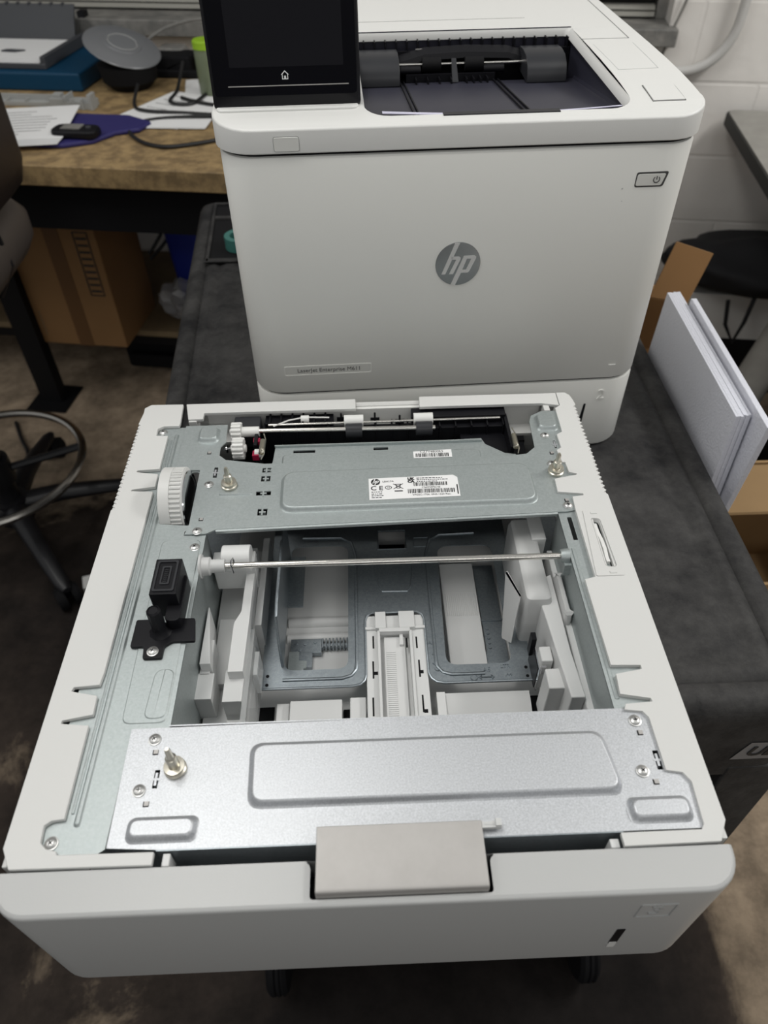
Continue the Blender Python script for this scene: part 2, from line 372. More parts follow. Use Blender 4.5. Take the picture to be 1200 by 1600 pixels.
# legs
def leg(sx_, sy_):
    mb = MB(); cx = X1+.001 if sx_ > 0 else X0-.001; cy = Y1-.012 if sy_ > 0 else Y0-.001
    L = []
    for z, a in ((-.245, .062), (-.40, .060), (-.66, .058)):
        t = .018; a2 = a*2.1
        q = [(0, 0), (a, 0), (a, t), (t, t), (t, a2), (0, a2)]
        L.append([(cx-sx_*p[0], cy-sy_*p[1], z) for p in q])
    mb.loft(L); return mb
for a in (-1, 1):
    for b in (-1, 1): obj('leg', leg(a, b), 'cart', cart, bevel=.003)
mb = MB(); mb.loft([[(x, y, z) for x, y in rrect(X0+i, X1-i, Y0+i, Y1-i, .03, 5)] for i, z in ((.0, -.74), (0, -.655), (.006, -.648), (.03, -.650), (.045, -.672))], cap0=True)
obj('lower_shelf', mb, 'cart', cart)
for cx in (-.165, .335):
    for cy in (.125+.06, 1.20):
        mb = MB(); mb.lathe((cx, cy-.01, -.926), [(.02, -.016), (.058, -.016), (.064, -.010), (.064, -.004), (.061, -.002), (.064, 0), (.064, .004), (.061, .006), (.064, .010), (.058, .016), (.02, .016)], 28, 'x')
        ca = obj('caster', mb, 'mblack', cart)
        mb = MB(); mb.box(cx-.022, cx-.018, cy-.03, cy+.03, -.93, -.85); mb.box(cx+.018, cx+.022, cy-.03, cy+.03, -.93, -.85); mb.box(cx-.03, cx+.03, cy-.035, cy+.045, -.852, -.738)
        obj('caster_fork', mb, 'bmetal', ca)
# badge
mb = MB(); y = Y0-.0008
mb.add([(.346, y, -.228), (.472-.07, y, -.228), (.472-.07, y, -.196), (.357, y, -.196)], [(0, 1, 2, 3)]); mb.add([(.346, y+.001, -.228), (.402, y+.001, -.228), (.402, y+.001, -.196), (.357, y+.001, -.196)], [(0, 1, 2, 3)])
bd = obj('badge', mb, 'uline', cart)
mb = MB(); MT = Matrix.Translation((.3565, y-.0006, -.2125)) @ Matrix.Rotation(PI/2, 4, 'X')
mb.text('ULINE', .0235, MT, .0003, 'LEFT', .3, .0006); obj('badge_lettering', mb, 'ink', bd)
OFF = Vector((0, 0, 0))

# ================================================================== PAPER FEEDER (the open unit in front)
fe = thing('paper_feeder', 'white printer paper feeder with bare metal top plates and open tray, overhanging the black cart', 'printer feeder', (0, .2, -.134))
FO = Vector((0, .2, -.134)); OFF = FO
L_ = [(-.214, .4198), (-.2145, .4272), (-.2086, .4327), (-.1765, .432), (-.1748, .4026), (-.1752, .3973), (-.1902, .3975), (-.1952, .3936), (-.1947, .3832), (-.1836, .3828),
      (-.1832, .3349), (-.2033, .3336), (-.2034, .3315), (-.1832, .3277), (-.1827, .3113), (-.2033, .3081), (-.2029, .3065), (-.1834, .3048), (-.1833, .1197), (-.1843, .1093),
      (-.2018, .1081), (-.2028, .1051), (-.1839, .1009), (-.1832, .0863), (-.203, .0827), (-.2031, .0805), (-.1842, .0785), (-.1836, .0161), (-.191, .0153), (-.1948, .0127),
      (-.194, .0027), (-.1895, -.0012), (-.1833, -.0026), (-.1823, -.0048), (-.1255, -.0052), (-.1255, -.0128), (-.2083, -.0122), (-.2152, 0)]
teeth = lambda s, y0, y1: [(s*(.2127 if i % 2 else .2158), y0+(y1-y0)*i/46) for i in range(47)]
LL = L_+teeth(-1, .283, .402)
R_ = [(.2007, .433), (.2002, .4122), (.1947, .4078), (.1939, .371), (.1881, .3668), (.1881, .3476), (.1833, .3441), (.1848, .3272), (.1876, .3268), (.1881, .3132), (.1945, .311),
      (.1942, .3096), (.1735, .3049), (.1729, .2881), (.1944, .2849), (.1944, .2829), (.1844, .2815), (.1835, .2651), (.1826, .1910), (.1739, .1887), (.1743, .1105), (.1951, .1096),
      (.195, .1063), (.176, .103), (.1747, .0873), (.1946, .0832), (.1951, .0806), (.1764, .0795), (.1745, .0754), (.1862, .0737), (.1893, .0689), (.1893, .0323), (.1993, .0304),
      (.203, .0244), (.2016, -.0019), (.1992, -.0051), (.1507, -.0052), (.1510, -.0128), (.2085, -.0122), (.2152, 0)]
RR = R_+teeth(1, .283, .412)+[(.2148, .4215), (.2130, .4290), (.2091, .433)]
mb = MB(); mb.prism(LL, -.0035, .0); mb.box(-.2135, -.2105, -.010, .4300, -.131, -.002)
for i in range(23): mb.cyl((-.2135, .2856+i*.00517, -.128), (-.2135, .2856+i*.00517, -.001), .0022, n=6)
lc = obj('side_cover', mb, 'white', fe, bevel=.0006)
SLOT = rquad([(.1955, .2575), (.2003, .2565), (.2000, .1985), (.1945, .2000)], .003)
mb = MB(); mb.prism(RR, -.0035, .0, holes=[SLOT]); mb.box(.2105, .2135, -.010, .4300, -.131, -.002)
for i in range(25): mb.cyl((.2135, .2856+i*.00517, -.128), (.2135, .2856+i*.00517, -.001), .0018, n=6)
obj('side_cover', mb, 'white', fe, bevel=.0006)
# inset cover with the lock slot
mb = MB(); mb.prism(rquad([(.1890, .2640), (.2056, .2620), (.2062, .1912), (.1835, .1912)], .0015), -.001, .0007, holes=[rquad([(.1935, .2545), (.2012, .2535), (.2022, .1995), (.1930, .2005)], .003)])
ic = obj('lock_cover', mb, 'white', fe, bevel=.0004)
mb = MB()
mb.loft([[(x, y, z) for x, y in rquad([(.1935+i, .2545-i), (.2012-i, .2535-i), (.2022-i, .1995+i), (.1930+i, .2005+i)], .0028)] for i, z in ((0, 0), (.0004, .0007), (.0012, -.0030))], cap0=False, cap1=False)
obj('slot_rim', mb, 'white', ic)
mb = MB()
for k in range(9):
    pass
cur = [(.1957, .2485), (.1960, .2400), (.1972, .2300), (.1975, .2200), (.1968, .2120), (.1970, .2065)]
mb.loft([[(x-.0018, y, -.006), (x+.0018, y, -.006), (x+.0016, y, -.0005), (x-.0012, y, -.0005)] for x, y in cur])
obj('latch_tongue', mb, 'lid', ic)
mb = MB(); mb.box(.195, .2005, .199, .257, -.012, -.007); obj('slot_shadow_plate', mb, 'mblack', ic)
for (px, py) in ((.1975, .2600), (.1975, .1945)):
    mb = MB(); mb.box(px-.0028, px+.0028, py-.0012, py+.0012, .0005, .0012); obj('lock_symbol', mb, 'white', ic, bevel=.0004)
# rear cover bars
mb = MB(); mb.prism([(-.1735, .4320), (-.0036, .4325), (-.0031, .4165), (-.1535, .4165), (-.1535, .407), (-.168, .407)], -.0035, 0)
mb.box(-.168, -.160, .4055, .420, -.03, -.002)
mb.prism([(.0610, .4335), (.2000, .4330), (.1995, .4125), (.1823, .4165), (.0602, .4165)], -.0035, 0)
mb.box(-.0036, .061, .4270, .4325, -.012, -.0045)
mb.box(-.172, .20, .4285, .4325, -.131, -.004)
mb.box(.184, .190, .407, .420, -.03, -.002)
obj('rear_cover', mb, 'white', fe, bevel=.0006)
mb = MB(); mb.box(-.153, .183, .4235, .4275, -.06, -.006); mb.box(-.153, .183, .408, .424, -.034, -.031)
lab(obj('rear_inner_wall', mb, 'lid', fe), 'light grey inner wall behind the roller shafts')
# --- metal frame
ms = lambda x, y, s=.0018: rrect(x-s, x+s, y-s, y+s, .0003, 1)
WH = rquad([(-.1770, .3335), (-.1464, .3325), (-.1456, .2645), (-.1725, .2675)], .003)
mb = MB(); mb.prism([(-.1305, .0750), (-.1305, .2530), (-.1490, .2530), (-.1490, .2580), (-.1435, .2600), (-.1435, .3380), (-.168, .3400), (-.168, .3985), (-.1990, .3985), (-.1990, -.004), (-.160, -.004), (-.156, -.0015), (-.1555, .0750)], -.0048, -.0036, holes=[WH])
# long rib and pressed panels
emboss(mb, lambda i: rrect(-.1785+i, -.1738-i, .012+i, .388-i, .0022-i*.9, 3), -.0036, .0018, .0016)
emboss(mb, lambda i: rrect(-.1816+i, -.1794-i, .020+i, .380-i, .0010-i*.8, 3), -.0036, .0008, .0006)
emboss(mb, lambda i: rquad([(-.1660+i, .2480-i), (-.1335-i, .2480-i), (-.1335-i, .080+i), (-.1640+i, .080+i)], .006), -.0036, .0006, .0006, 2)
emboss(mb, lambda i: rquad([(-.1480+i, .1220-i), (-.1345-i, .1220-i), (-.1345-i, .083+i), (-.1500+i, .083+i)], .006), -.00301, .0006, .0006, 2)
obj('side_strip', mb, 'galv', fe)
mb = MB(); mb.prism([(.1690, .076), (.1690, .2655), (.1990, .2700), (.1990, .0700)], -.0048, -.0036, holes=[rrect(.1754, .1792, .2335, .2600, .0005, 1)])
emboss(mb, lambda i: rrect(.1712+i, .1745-i, .085+i, .225-i, .001-i*.5, 2), -.0036, .0007, .0006, 2)
obj('side_strip', mb, 'galv', fe)
mb = MB(); mb.box(-.1318, -.1305, .0755, .2560, -.128, -.0040); lab(obj('inner_side_wall', mb, 'galv', fe), 'bare metal inner wall')
mb = MB(); mb.box(.1690, .1703, .0755, .2660, -.128, -.0040); lab(obj('inner_side_wall', mb, 'galv', fe), 'bare metal inner wall')
# rear crossbar
EMB_R = lambda i: rquad([(-.0712+i, .3255-i), (.1545-i, .3285-i), (.1555-i, .2755+i), (-.0708+i, .2740+i)], .012-i*.5, 6)
holes = [rrect(-.0893, -.0812, .3275, .3335, .0003, 1), rrect(-.0895, -.0812, .3155, .3225, .0003, 1), rrect(-.0925, -.0793, .2975, .3025, .0003, 1), rrect(-.0892, -.0808, .2725, .2805, .0003, 1),
         rrect(-.1335, -.1300, .3225, .3365, .0003, 1), rrect(.1828, .1850, .3490, .3600, .0003, 1)]
mb = MB(); RP = [(-.1690, .3990), (-.1285, .3990), (-.1280, .3830), (-.1269, .3730), (-.1315, .3654), (-.1312, .3533), (-.1245, .3466), (-.0884, .3396), (-.0016, .3391), (.14, .3405), (.1553, .3426), (.1641, .3514),
     (.1660, .3900), (.1690, .3990), (.1800, .4060), (.1960, .4060), (.1960, .2690), (.1755, .2655), (.1686, .2655), (-.1228, .2575), (-.1300, .2530), (-.1482, .2530), (-.1460, .2645), (-.1464, .3335), (-.1690, .3350)]
mb.prism(RP, -.0032, -.0020, holes=holes)
emboss(mb, EMB_R, -.0020, .0042, .0035, 5)
emboss(mb, lambda i: rrect(-.1548+i, -.1342-i, .3718+i, .3937-i, .0045-i*.4, 4), -.0020, .0042, .003, 4)
emboss(mb, lambda i: rrect(.1712+i, .1918-i, .3745+i, .3990-i, .0045-i*.4, 4), -.0020, .0042, .003, 4)
emboss(mb, lambda i: rrect(-.1250+i, -.0960-i, .2980+i, .3022-i, .0018-i*.9, 3), -.0020, .0014, .0012, 3)
rp = obj('rear_crossbar', mb, 'galv', fe)
mb = MB(); mb.loft([[(x, y0+dy, z) for dy, z in ((.0012, -.0022), (-.0004, -.0026), (-.0014, -.0034), (-.0014, -.0060), (-.0002, -.0060), (-.0002, -.0036), (.0012, -.0032))] for x, y0 in ((-.1228, .2575), (.1686, .2655))])
obj('crossbar_lip', mb, 'galv', rp)
mb = MB(); mb.box(-.131, .168, .259, .262, -.09, -.005)
# front crossbar
EMB_F = lambda i: rquad([(-.0755+i, .0622-i), (.1560-i, .0620-i), (.1612-i, .0180+i), (-.0738+i, .0182+i)], .009-i*.4, 6)
FP = [(-.1555, .0755), (.1695, .0775), (.1840, .0765), (.1905, .0700), (.1935, .0335), (.2035, .0310), (.2045, -.0035), (-.1245, -.0035), (-.1547, -.0015)]
fh = [rrect(-.1345, -.1312, .0340, .0462, .0003, 1), rrect(.1850, .1886, .0335, .0465, .0003, 1)]
mb = MB(); mb.prism(FP, -.0032, -.0020, holes=fh)
emboss(mb, EMB_F, -.0020, .0046, .0042, 6)
emboss(mb, lambda i: rrect(-.1450+i, -.1015-i, .0000+i, .0162-i, .0050-i*.4, 5), -.0020, .0046, .0038, 5)
emboss(mb, lambda i: rrect(.1588+i, .1982-i, .0000+i, .0166-i, .0050-i*.4, 5), -.0020, .0046, .0038, 5)
fp = obj('front_crossbar', mb, 'galvf', fe)
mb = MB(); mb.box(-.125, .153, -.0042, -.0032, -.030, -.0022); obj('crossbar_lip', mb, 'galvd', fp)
mb = MB(); mb.box(-.131, .168, .0768, .0778, -.014, -.0025); obj('crossbar_lip', mb, 'galvf', fp)
# small pressed tabs
for (x, y) in ((-.1411, .3572), (-.1367, .2698), (-.1365, .0582), (-.1362, .0241), (.1808, .0591), (.1814, .0256), (.1785, .3421), (.1790, .2790)):
    mb = MB(); mb.box(x-.0018, x+.0018, y-.0017, y+.0017, -.0022, -.0017); t = obj('square_tab', mb, 'mblack', fe)
    mb = MB(); mb.box(x-.0011, x+.0017, y-.0012, y+.0016, -.0020, -.0013); obj('tab_tongue', mb, 'silver', t)
# bits under the wire slots
for (x0, x1, y0, y1) in ((-.091, -.0795, .271, .335), (-.1345, -.1290, .320, .338), (.182, .186, .347, .362), (-.135, -.1305, .033, .047), (.1845, .189, .032, .048)):
    mb = MB(); mb.box(x0-.002, x1+.002, y0-.002, y1+.002, -.012, -.009); obj('slot_backing', mb, 'mblack', fe)
for i, (x, y) in enumerate(((-.0853, .3305), (-.0853, .3190), (-.0859, .3000), (-.0850, .2765), (-.1318, .3290), (-.1328, .0400), (.1867, .0400), (.1839, .3545))):
    mb = MB(); mb.box(x-.0009, x+.0006, y-.0042, y+.0042, -.006, -.0016); mb.box(x-.0028, x+.0028, y-.0008, y+.0008, -.006, -.0018); obj('wire_clip', mb, 'galv' if i < 4 else 'galvf', fe)
# screws
def screw(x, y, z=-.0020, r=.0034):
    mb = MB(); mb.lathe((x, y, z), [(r*1.25, 0), (r*1.25, .0006), (r, .0008), (r*.96, .0014), (r*.6, .0021), (r*.25, .0022)], 20)
    o = obj('screw', mb, 'screw', fe)
    mb = MB(); a = random.uniform(0, 1.5)
    for k in range(2):
        c, s_ = math.cos(a+k*PI/2), math.sin(a+k*PI/2); q = [(-r*.42, -.00028), (r*.42, -.00028), (r*.42, .00028), (-r*.42, .00028)]
        mb.prism([(x+c*p[0]-s_*p[1], y+s_*p[0]+c*p[1]) for p in q], z+.0019, z+.00235)
    obj('cross_slot', mb, 'mblack', o)
for (x, y, z) in ((-.1903, .3914, -.0036), (-.1438, .3853, -.002), (-.1355, .3133, -.002), (-.138, .2560, -.002), (-.1378, .2392, -.0036), (-.1385, .0671, -.002), (-.1421, .0328, -.002), (-.1886, .0030, -.0036),
                  (.1798, .0678, -.002), (.1749, .0328, -.002), (.1771, .368, -.002), (.1787, .2725, -.002), (.1756, .327, -.002)): screw(x, y, z)
# alignment pins
def pin(x, y, h):
    mb = MB(); mb.lathe((x, y, -.002), [(.0030, 0), (.0068, 0), (.0072, .0008), (.0072, .0022), (.0062, .0028), (.0062, .0040), (.0068, .0046), (.0066, .0056), (.0038, .0060), (.0036, h*.58), (.0030, h*.60), (.0022, h*.64), (.0020, h*.9), (.0012, h)], 24)
    obj('alignment_pin', mb, 'pin', fe)
pin(-.1215, .0462, .027); pin(-.117, .3108, .022); pin(.1768, .3159, .022)
# thumb wheel
mb = MB(); wy, wz, wr = .2985, -.0085, .0318
prof = [(.006, -.0160), (.0285, -.0160), (.0315, -.0150), (.0315, -.0060), (.0300, -.0055), (.0300, .0040), (.0285, .0050), (.020, .0050), (.018, .0030), (.006, .0030)]
mb.lathe((-.1565, wy, wz), prof, 48, 'x')
for i in range(48):
    a = 2*PI*i/48; mb.cyl((-.1622, wy+.0303*math.cos(a), wz+.0303*math.sin(a)), (-.1530, wy+.0303*math.cos(a), wz+.0303*math.sin(a)), .0011, n=6)
tw = obj('thumb_wheel', mb, 'white', fe)
mb = MB(); mb.lathe((-.1520, wy, wz), [(.002, -.001), (.0285, -.001), (.0280, .0016), (.0240, .0018), (.0235, .0012), (.002, .0014)], 40, 'x'); lab(obj('wheel_disc', mb, 'chrome', tw), 'metal disc on the right of the wheel')
mb = MB(); mb.box(-.178, -.146, .263, .335, -.055, -.05); mb.box(-.178, -.177, .263, .335, -.055, -.005); obj('wheel_well', mb, 'mblack', fe)
# black connector on the left strip
cx = thing('x', 'x', 'x', (0, 0, 0)); bpy.data.objects.remove(cx); OFF = FO
mb = MB(); mb.prism(rquad([(-.1700, .1650), (-.1590, .1650), (-.1560, .1600), (-.1440, .1600), (-.1400, .1650), (-.1262, .1650), (-.1232, .1440), (-.1400, .1440), (-.1452, .1400), (-.1452, .1300), (-.1590, .1300), (-.1600, .1405), (-.1700, .1405)], .0018, 3), -.0036, -.0006)
mb.prism(rrect(-.1455, -.1345, .155, .1990, .004), -.0036, .010)
cn = obj('connector_mount', mb, 'black', fe, bevel=.0006)
mb = MB(); q0 = [(-.1600, .2005), (-.1400, .2005), (-.1395, .1680), (-.1595, .1680)]; q1 = [(-.1550, .2030), (-.1355, .2030), (-.1350, .1655), (-.1545, .1655)]
mb.loft([[(x, y, z) for x, y in q] for q, z in (([(-.1565, .2035), (-.1368, .2035), (-.1362, .1690), (-.1562, .1690)], -.0036), ([(-.1565, .2035), (-.1368, .2035), (-.1362, .1690), (-.1562, .1690)], .0235))])
cb = obj('connector_block', mb, 'black', cn, bevel=.0006)
mb = MB(); x0, x1, y0, y1 = -.1545, -.1385, .1715, .2010
mb.prism(rrect(x0, x1, y0, y1, .001, 1), .0235, .0245, holes=[rrect(x0+.0015, x1-.0015, y0+.0015, y1-.0015, .001, 1)])
mb.prism(rrect(-.1500, -.1430, .178, .1955, .0005, 1), .0235, .0243, holes=[rrect(-.1488, -.1442, .1795, .194, .0005, 1)])
for i in range(7): mb.box(-.1478, -.1452, .1805+i*.0019, .1813+i*.0019, .0233, .0242)
lab(obj('socket', mb, 'dgrey', cb), 'recessed multi-pin socket')
mb = MB(); mb.lathe((-.1498, .1535, -.002), [(.0085, 0), (.0085, .0015), (.0060, .0040), (.0052, .008), (.0052, .026), (.0040, .0275), (.0035, .0265)], 10); obj('guide_post', mb, 'black', cn)
screw(-.1525, .1358, -.0008)
# --- drive rod
mb = MB(); mb.cyl((-.1275, .2203, -.006), (.1690, .2189, -.006), .0026, n=20); obj('drive_rod', mb, 'shaft', fe)
mb = MB(); mb.lathe((-.1270, .2203, -.006), [(.003, -.004), (.010, -.004), (.010, -.0025), (.0075, -.002), (.0075, .004), (.0055, .005), (.0055, .016), (.0028, .016)], 28, 'x'); obj('rod_bushing', mb, 'ingrey', fe)
mb = MB(); mb.tube([(-.1050, .2175, -.012), (-.1055, .2170, -.002), (-.1050, .2195, .0008), (-.1045, .2235, -.001), (-.1045, .2245, -.012)], .0008, 6); obj('retaining_clip', mb, 'chrome', fe)
mb = MB(); mb.lathe((.1685, .2189, -.006), [(.0026, -.007), (.0050, -.007), (.0060, -.003), (.0060, 0)], 20, 'x'); mb.box(.1640, .1690, .2100, .2270, -.020, -.008); obj('rod_bushing', mb, 'galv', fe)
mb = MB(); mb.cyl((-.118, .2420, -.022), (-.094, .2420, -.022), .0115, n=28); mb.box(-.128, -.092, .240, .254, -.06, -.026)
lab(obj('motor_housing', mb, 'inwhite', fe, bevel=.001), 'round white housing behind the left end of the rod')

# --- roller mechanism in the rear opening
mech = MB(); mech.box(-.130, .167, .335, .4230, -.075, -.070); mech.box(-.130, .167, .400, .408, -.070, -.034)
obj('mechanism_floor', mech, 'mblack', fe)
mb = MB(); mb.box(-.100, .146, .3985, .4075, -.045, -.013)
for i in range(16): mb.box(-.095+i*.0158, -.0935+i*.0158, .3965, .410, -.040, -.0095)
mb.box(-.094, -.026, .4070, .4205, -.022, -.0085); mb.box(.052, .146, .4070, .4215, -.022, -.0055)
for i in range(6): mb.box(-.090+i*.011, -.088+i*.011, .405, .4200, -.010, -.0060)
mb.box(-.102, -.0985, .372, .412, -.045, -.006); mb.box(.144, .1475, .360, .412, -.045, -.008)
mb.box(.100, .146, .366, .400, -.036, -.022); mb.box(.152, .166, .345, .400, -.05, -.035)
obj('mechanism_frame', mb, 'black', fe, bevel=.0005)
mb = MB(); mb.box(-.124, -.098, .397, .4160, -.030, -.0055); lab(obj('side_block', mb, 'dgrey', fe, bevel=.001), 'dark grey block at the left of the rollers')
for (x, y, h_) in ((.0155, .4085, .012), (-.0180, .4120, .010), (.040, .4060, .010)):
    mb = MB(); mb.box(x-.0045, x+.0045, y-.0006, y+.0006, -.012, -.012+h_*.5); mb.cyl((x, y, -.014), (x, y, -.012+h_), .0010, n=8); obj('sensor_flag', mb, 'black', fe)
mb = MB(); mb.cyl((-.1010, .3930, -.006), (.0740, .3905, -.006), .0023, n=16); obj('feed_shaft', mb, 'shaft', fe)
mb = MB(); mb.cyl((-.0900, .4040, -.008), (.1400, .4055, -.008), .0014, n=12); obj('separation_shaft', mb, 'shaft', fe)
for x in (-.0055, .0633):
    mb = MB(); mb.cyl((x-.0095, .4055, -.007), (x+.0095, .4055, -.007), .0062, n=28); obj('pickup_roller', mb, 'lid', fe)
    mb = MB(); mb.cyl((x-.0080, .3930, -.009), (x+.0080, .3930, -.009), .0072, n=28); lab(obj('feed_roller', mb, 'dgrey', fe), 'dark rubber roller')
mb = MB(); mb.cyl((-.058, .4098, -.006), (-.0500, .4098, -.006), .0036, n=16); mb.tube([(-.085, .402, -.008), (-.070, .407, -.005), (-.054, .410, -.004), (-.030, .411, -.006)], .0008, 6); lab(obj('cable_tie', mb, 'lid', fe), 'white clip on a thin wire')
def gear(x0, x1, y, z, r, n):
    loops = []
    for x in (x0, x1): loops.append([(x, y+(r if i % 4 < 2 else r*.82)*math.cos(2*PI*i/(4*n)), z+(r if i % 4 < 2 else r*.82)*math.sin(2*PI*i/(4*n))) for i in range(4*n)])
    mb = MB(); mb.loft(loops); mb.cyl((x0-.002, y, z), (x1+.002, y, z), r*.35, n=12); return mb
g = obj('gear', gear(-.1245, -.1150, .3935, -.007, .0095, 14), 'lid', fe)
mb = MB(); mb.cyl((-.1150, .3935, -.007), (-.098, .3935, -.007), .0050, n=16); obj('gear_hub', mb, 'lid', g)
g = obj('gear', gear(-.1215, -.1110, .3720, -.010, .0105, 15), 'lid', fe)
mb = MB(); mb.cyl((-.131, .3720, -.010), (-.1215, .3720, -.010), .0015, n=10); mb.lathe((-.1270, .3720, -.010), [(.001, -.001), (.004, -.001), (.004, 0), (.001, 0)], 12, 'x'); obj('gear_pin', mb, 'chrome', g)
mb = MB(); mb.box(-.102, -.0960, .3585, .3660, -.014, -.008); mb.box(-.103, -.0965, .3790, .3850, -.012, -.008); lab(obj('coupling', mb, 'red', fe), 'small red coupling')
mb = MB(); mb.cyl((-.1000, .3640, -.010), (-.0930, .3640, -.010), .0042, n=16); obj('small_roller', mb, 'lid', fe)
def spring(x, y0, y1, z, r, turns, wr=.0006):
    mb = MB(); N = int(turns*10); pts = [(x+r*math.cos(2*PI*i*turns/N), y0+(y1-y0)*i/N, z+r*math.sin(2*PI*i*turns/N)) for i in range(N+1)]
    mb.tube([(x, y0-.008, z)]+pts+[(x, y1+.010, z)], wr, 5); return mb
obj('tension_spring', spring(-.0925, .3560, .3760, -.004, .0024, 12), 'pin', fe)
obj('tension_spring', spring(.1485, .3560, .3760, -.006, .0024, 12), 'pin', fe)
# inner lower metal plate with slots
mb = MB(); mb.prism([(-.0850, .3350), (-.0825, .3560), (-.0815, .3735), (.1180, .3790), (.1210, .3700), (.1380, .3560), (.1480, .3540), (.1480, .3350)], -.0135, -.0120,
    holes=[rrect(-.0640, -.0430, .3650, .3690, .0003, 1), rrect(.0130, .0270, .3660, .3700, .0003, 1), rrect(.0900, .0990, .3610, .3630, .0003, 1), rrect(.0900, .0990, .3560, .3580, .0003, 1), rrect(.1020, .1110, .3610, .3630, .0003, 1), rrect(.1020, .1110, .3560, .3580, .0003, 1)])
mb.box(-.0820, .1180, .3735, .3750, -.0120, -.0095)
emboss(mb, lambda i: rrect(-.0740+i, .1150-i, .3350, .3625-i, .004-i*.4, 4), -.0120, .0015, .0015, 3)
ip = obj('inner_plate', mb, 'galv', fe, bevel=.0003)
mb = MB(); mb.prism([(.0505, .3505), (.0870, .3507), (.0870, .3619), (.0505, .3599)], -.0104, -.0102); l2 = obj('barcode_label', mb, 'paper', ip)
mb = MB()
x = .0525
while x < .084:
    wd = random.choice((.0004, .0007, .001)); mb.box(x, x+wd, .3518, .3568, -.0103, -.01005); x += wd+random.choice((.0004, .0006, .0009))
mb.text('CZ7Y4800R5', .0040, Matrix.Translation((.068, .3590, -.0101)), .00003); obj('printing', mb, 'ink', l2)
# rating label with logo, marks and barcodes
mb = MB(); mb.prism([(.0075, .2825), (.0868, .2843), (.0864, .3085), (.0828, .3118), (.0072, .3098)], .0023, .0025); rl = obj('rating_label', mb, 'paper', fe)
lab(rl, 'white printed rating label with barcodes')
def logo_polys():
    h1 = [(-.18, .98), (.03, .98), (-.55, -.45), (-.72, -.45)]
    h2 = [(-.33, .36), (.02, .36), (.10, .30), (.09, .22), (-.20, -.45), (-.38, -.45), (-.10, .20), (-.12, .23), (-.30, .23)]
    p1 = [(.24, .38), (.70, .38), (.79, .32), (.78, .24), (.52, -.34), (.46, -.40), (.16, -.40), (-.09, -1.0), (-.28, -.96)]
    ph = [(.38, .25), (.58, .25), (.37, -.27), (.20, -.27)]
    return h1, h2, p1, ph
def logo(cx_, cy_, r, z0, z1, M4=Matrix.Identity(4)):
    d = MB(); d.M = M4; d.prism([(cx_+r*math.cos(2*PI*i/40), cy_+r*math.sin(2*PI*i/40)) for i in range(40)], z0, z1)
    l = MB(); l.M = M4; h1, h2, p1, ph = logo_polys(); tr = lambda q: [(cx_+x*r, cy_+y*r) for x, y in q]
    l.prism(tr(h1), z1-.0001, z1+(z1-z0)*.5); l.prism(tr(h2), z1-.0001, z1+(z1-z0)*.5); l.prism(tr(p1), z1-.0001, z1+(z1-z0)*.5, holes=[tr(ph)])
    return d, l
d, l = logo(.0134, .3050, .0040, .0025, .0027); lo = obj('logo_disc', d, 'ink', rl); obj('logo_letters', l, 'paper', lo)
mb = MB(); T = lambda x, y: Matrix.Translation((x, y, .00265))
mb.text('L0H17A', .0030, T(.0245, .3053), .00003)
mb.text('C', .0075, T(.0115, .2968), .00003, bold=.0001); mb.text('E', .0075, T(.0180, .2968), .00003, bold=.0001)
mb.text('UK', .0042, T(.0448, .3078), .00003, bold=.0003); mb.text('CA', .0042, T(.0448, .3044), .00003, bold=.0003)
mb.prism([(.0245+.0030*math.cos(a), .2975+.0023*math.sin(a)) for a in [2*PI*i/20 for i in range(20)]], .0025, .0027, holes=[[(.0245+.0024*math.cos(a), .2975+.0018*math.sin(a)) for a in [2*PI*i/20 for i in range(20)]]])
mb.text('10', .0026, T(.0245, .2975), .00003)
# crossed-out bin
def stroke(x0, y0, x1, y1, w_=.0003):
    d_ = Vector((x1-x0, y1-y0)); n_ = Vector((-d_.y, d_.x)).normalized()*w_; mb.prism([(x0+n_.x, y0+n_.y), (x1+n_.x, y1+n_.y), (x1-n_.x, y1-n_.y), (x0-n_.x, y0-n_.y)], .0025, .0027)
stroke(.0290, .3020, .0375, .2955); stroke(.0375, .3020, .0290, .2955); stroke(.0312, .3012, .0320, .2965); stroke(.0352, .3012, .0346, .2965); stroke(.0305, .3014, .0360, .3014); stroke(.0320, .2963, .0346, .2963)
mb.box(.0298, .0370, .2922, .2934, .0025, .0027)
def barcode(x0, x1, y0, y1):
    x = x0
    while x < x1:
        wd = random.choice((.00035, .0006, .0009)); mb.box(x, x+wd, y0, y1, .0025, .0027); x += wd+random.choice((.0004, .0006, .0009))
barcode(.0470, .0765, .2985, .3030); barcode(.0415, .0820, .2895, .2945)
mb.text('CN0MZP0145', .0028, T(.0620, .2963), .00003); mb.text('VPGSC-1706  0N0-1223 Rev:', .0028, T(.0620, .2872), .00003)
for i, (x0, x1, y) in enumerate(((.0500, .0730, .3085), (.0500, .0780, .3063), (.0500, .0680, .3041), (.0095, .0205, .2922), (.0095, .0190, .2897), (.0095, .0215, .2875), (.0095, .0200, .2852))):
    x = x0
    while x < x1-.001:
        wd = random.uniform(.0008, .0028); mb.box(x, min(x+wd, x1), y-.0004, y+.0004, .0025, .0027); x += wd+.0007
mb.box(.0846, .0856, .2870, .2990, .0025, .0027)
obj('printing', mb, 'ink', rl)

# --- tray inside
mb = MB(); mb.box(-.129, .1670, .060, .410, -.1325, -.1180); mb.box(-.129, .1670, .404, .408, -.118, -.05)
tray = obj('tray_base', mb, 'inwhite', fe)
lab(tray, 'white plastic tray bottom')
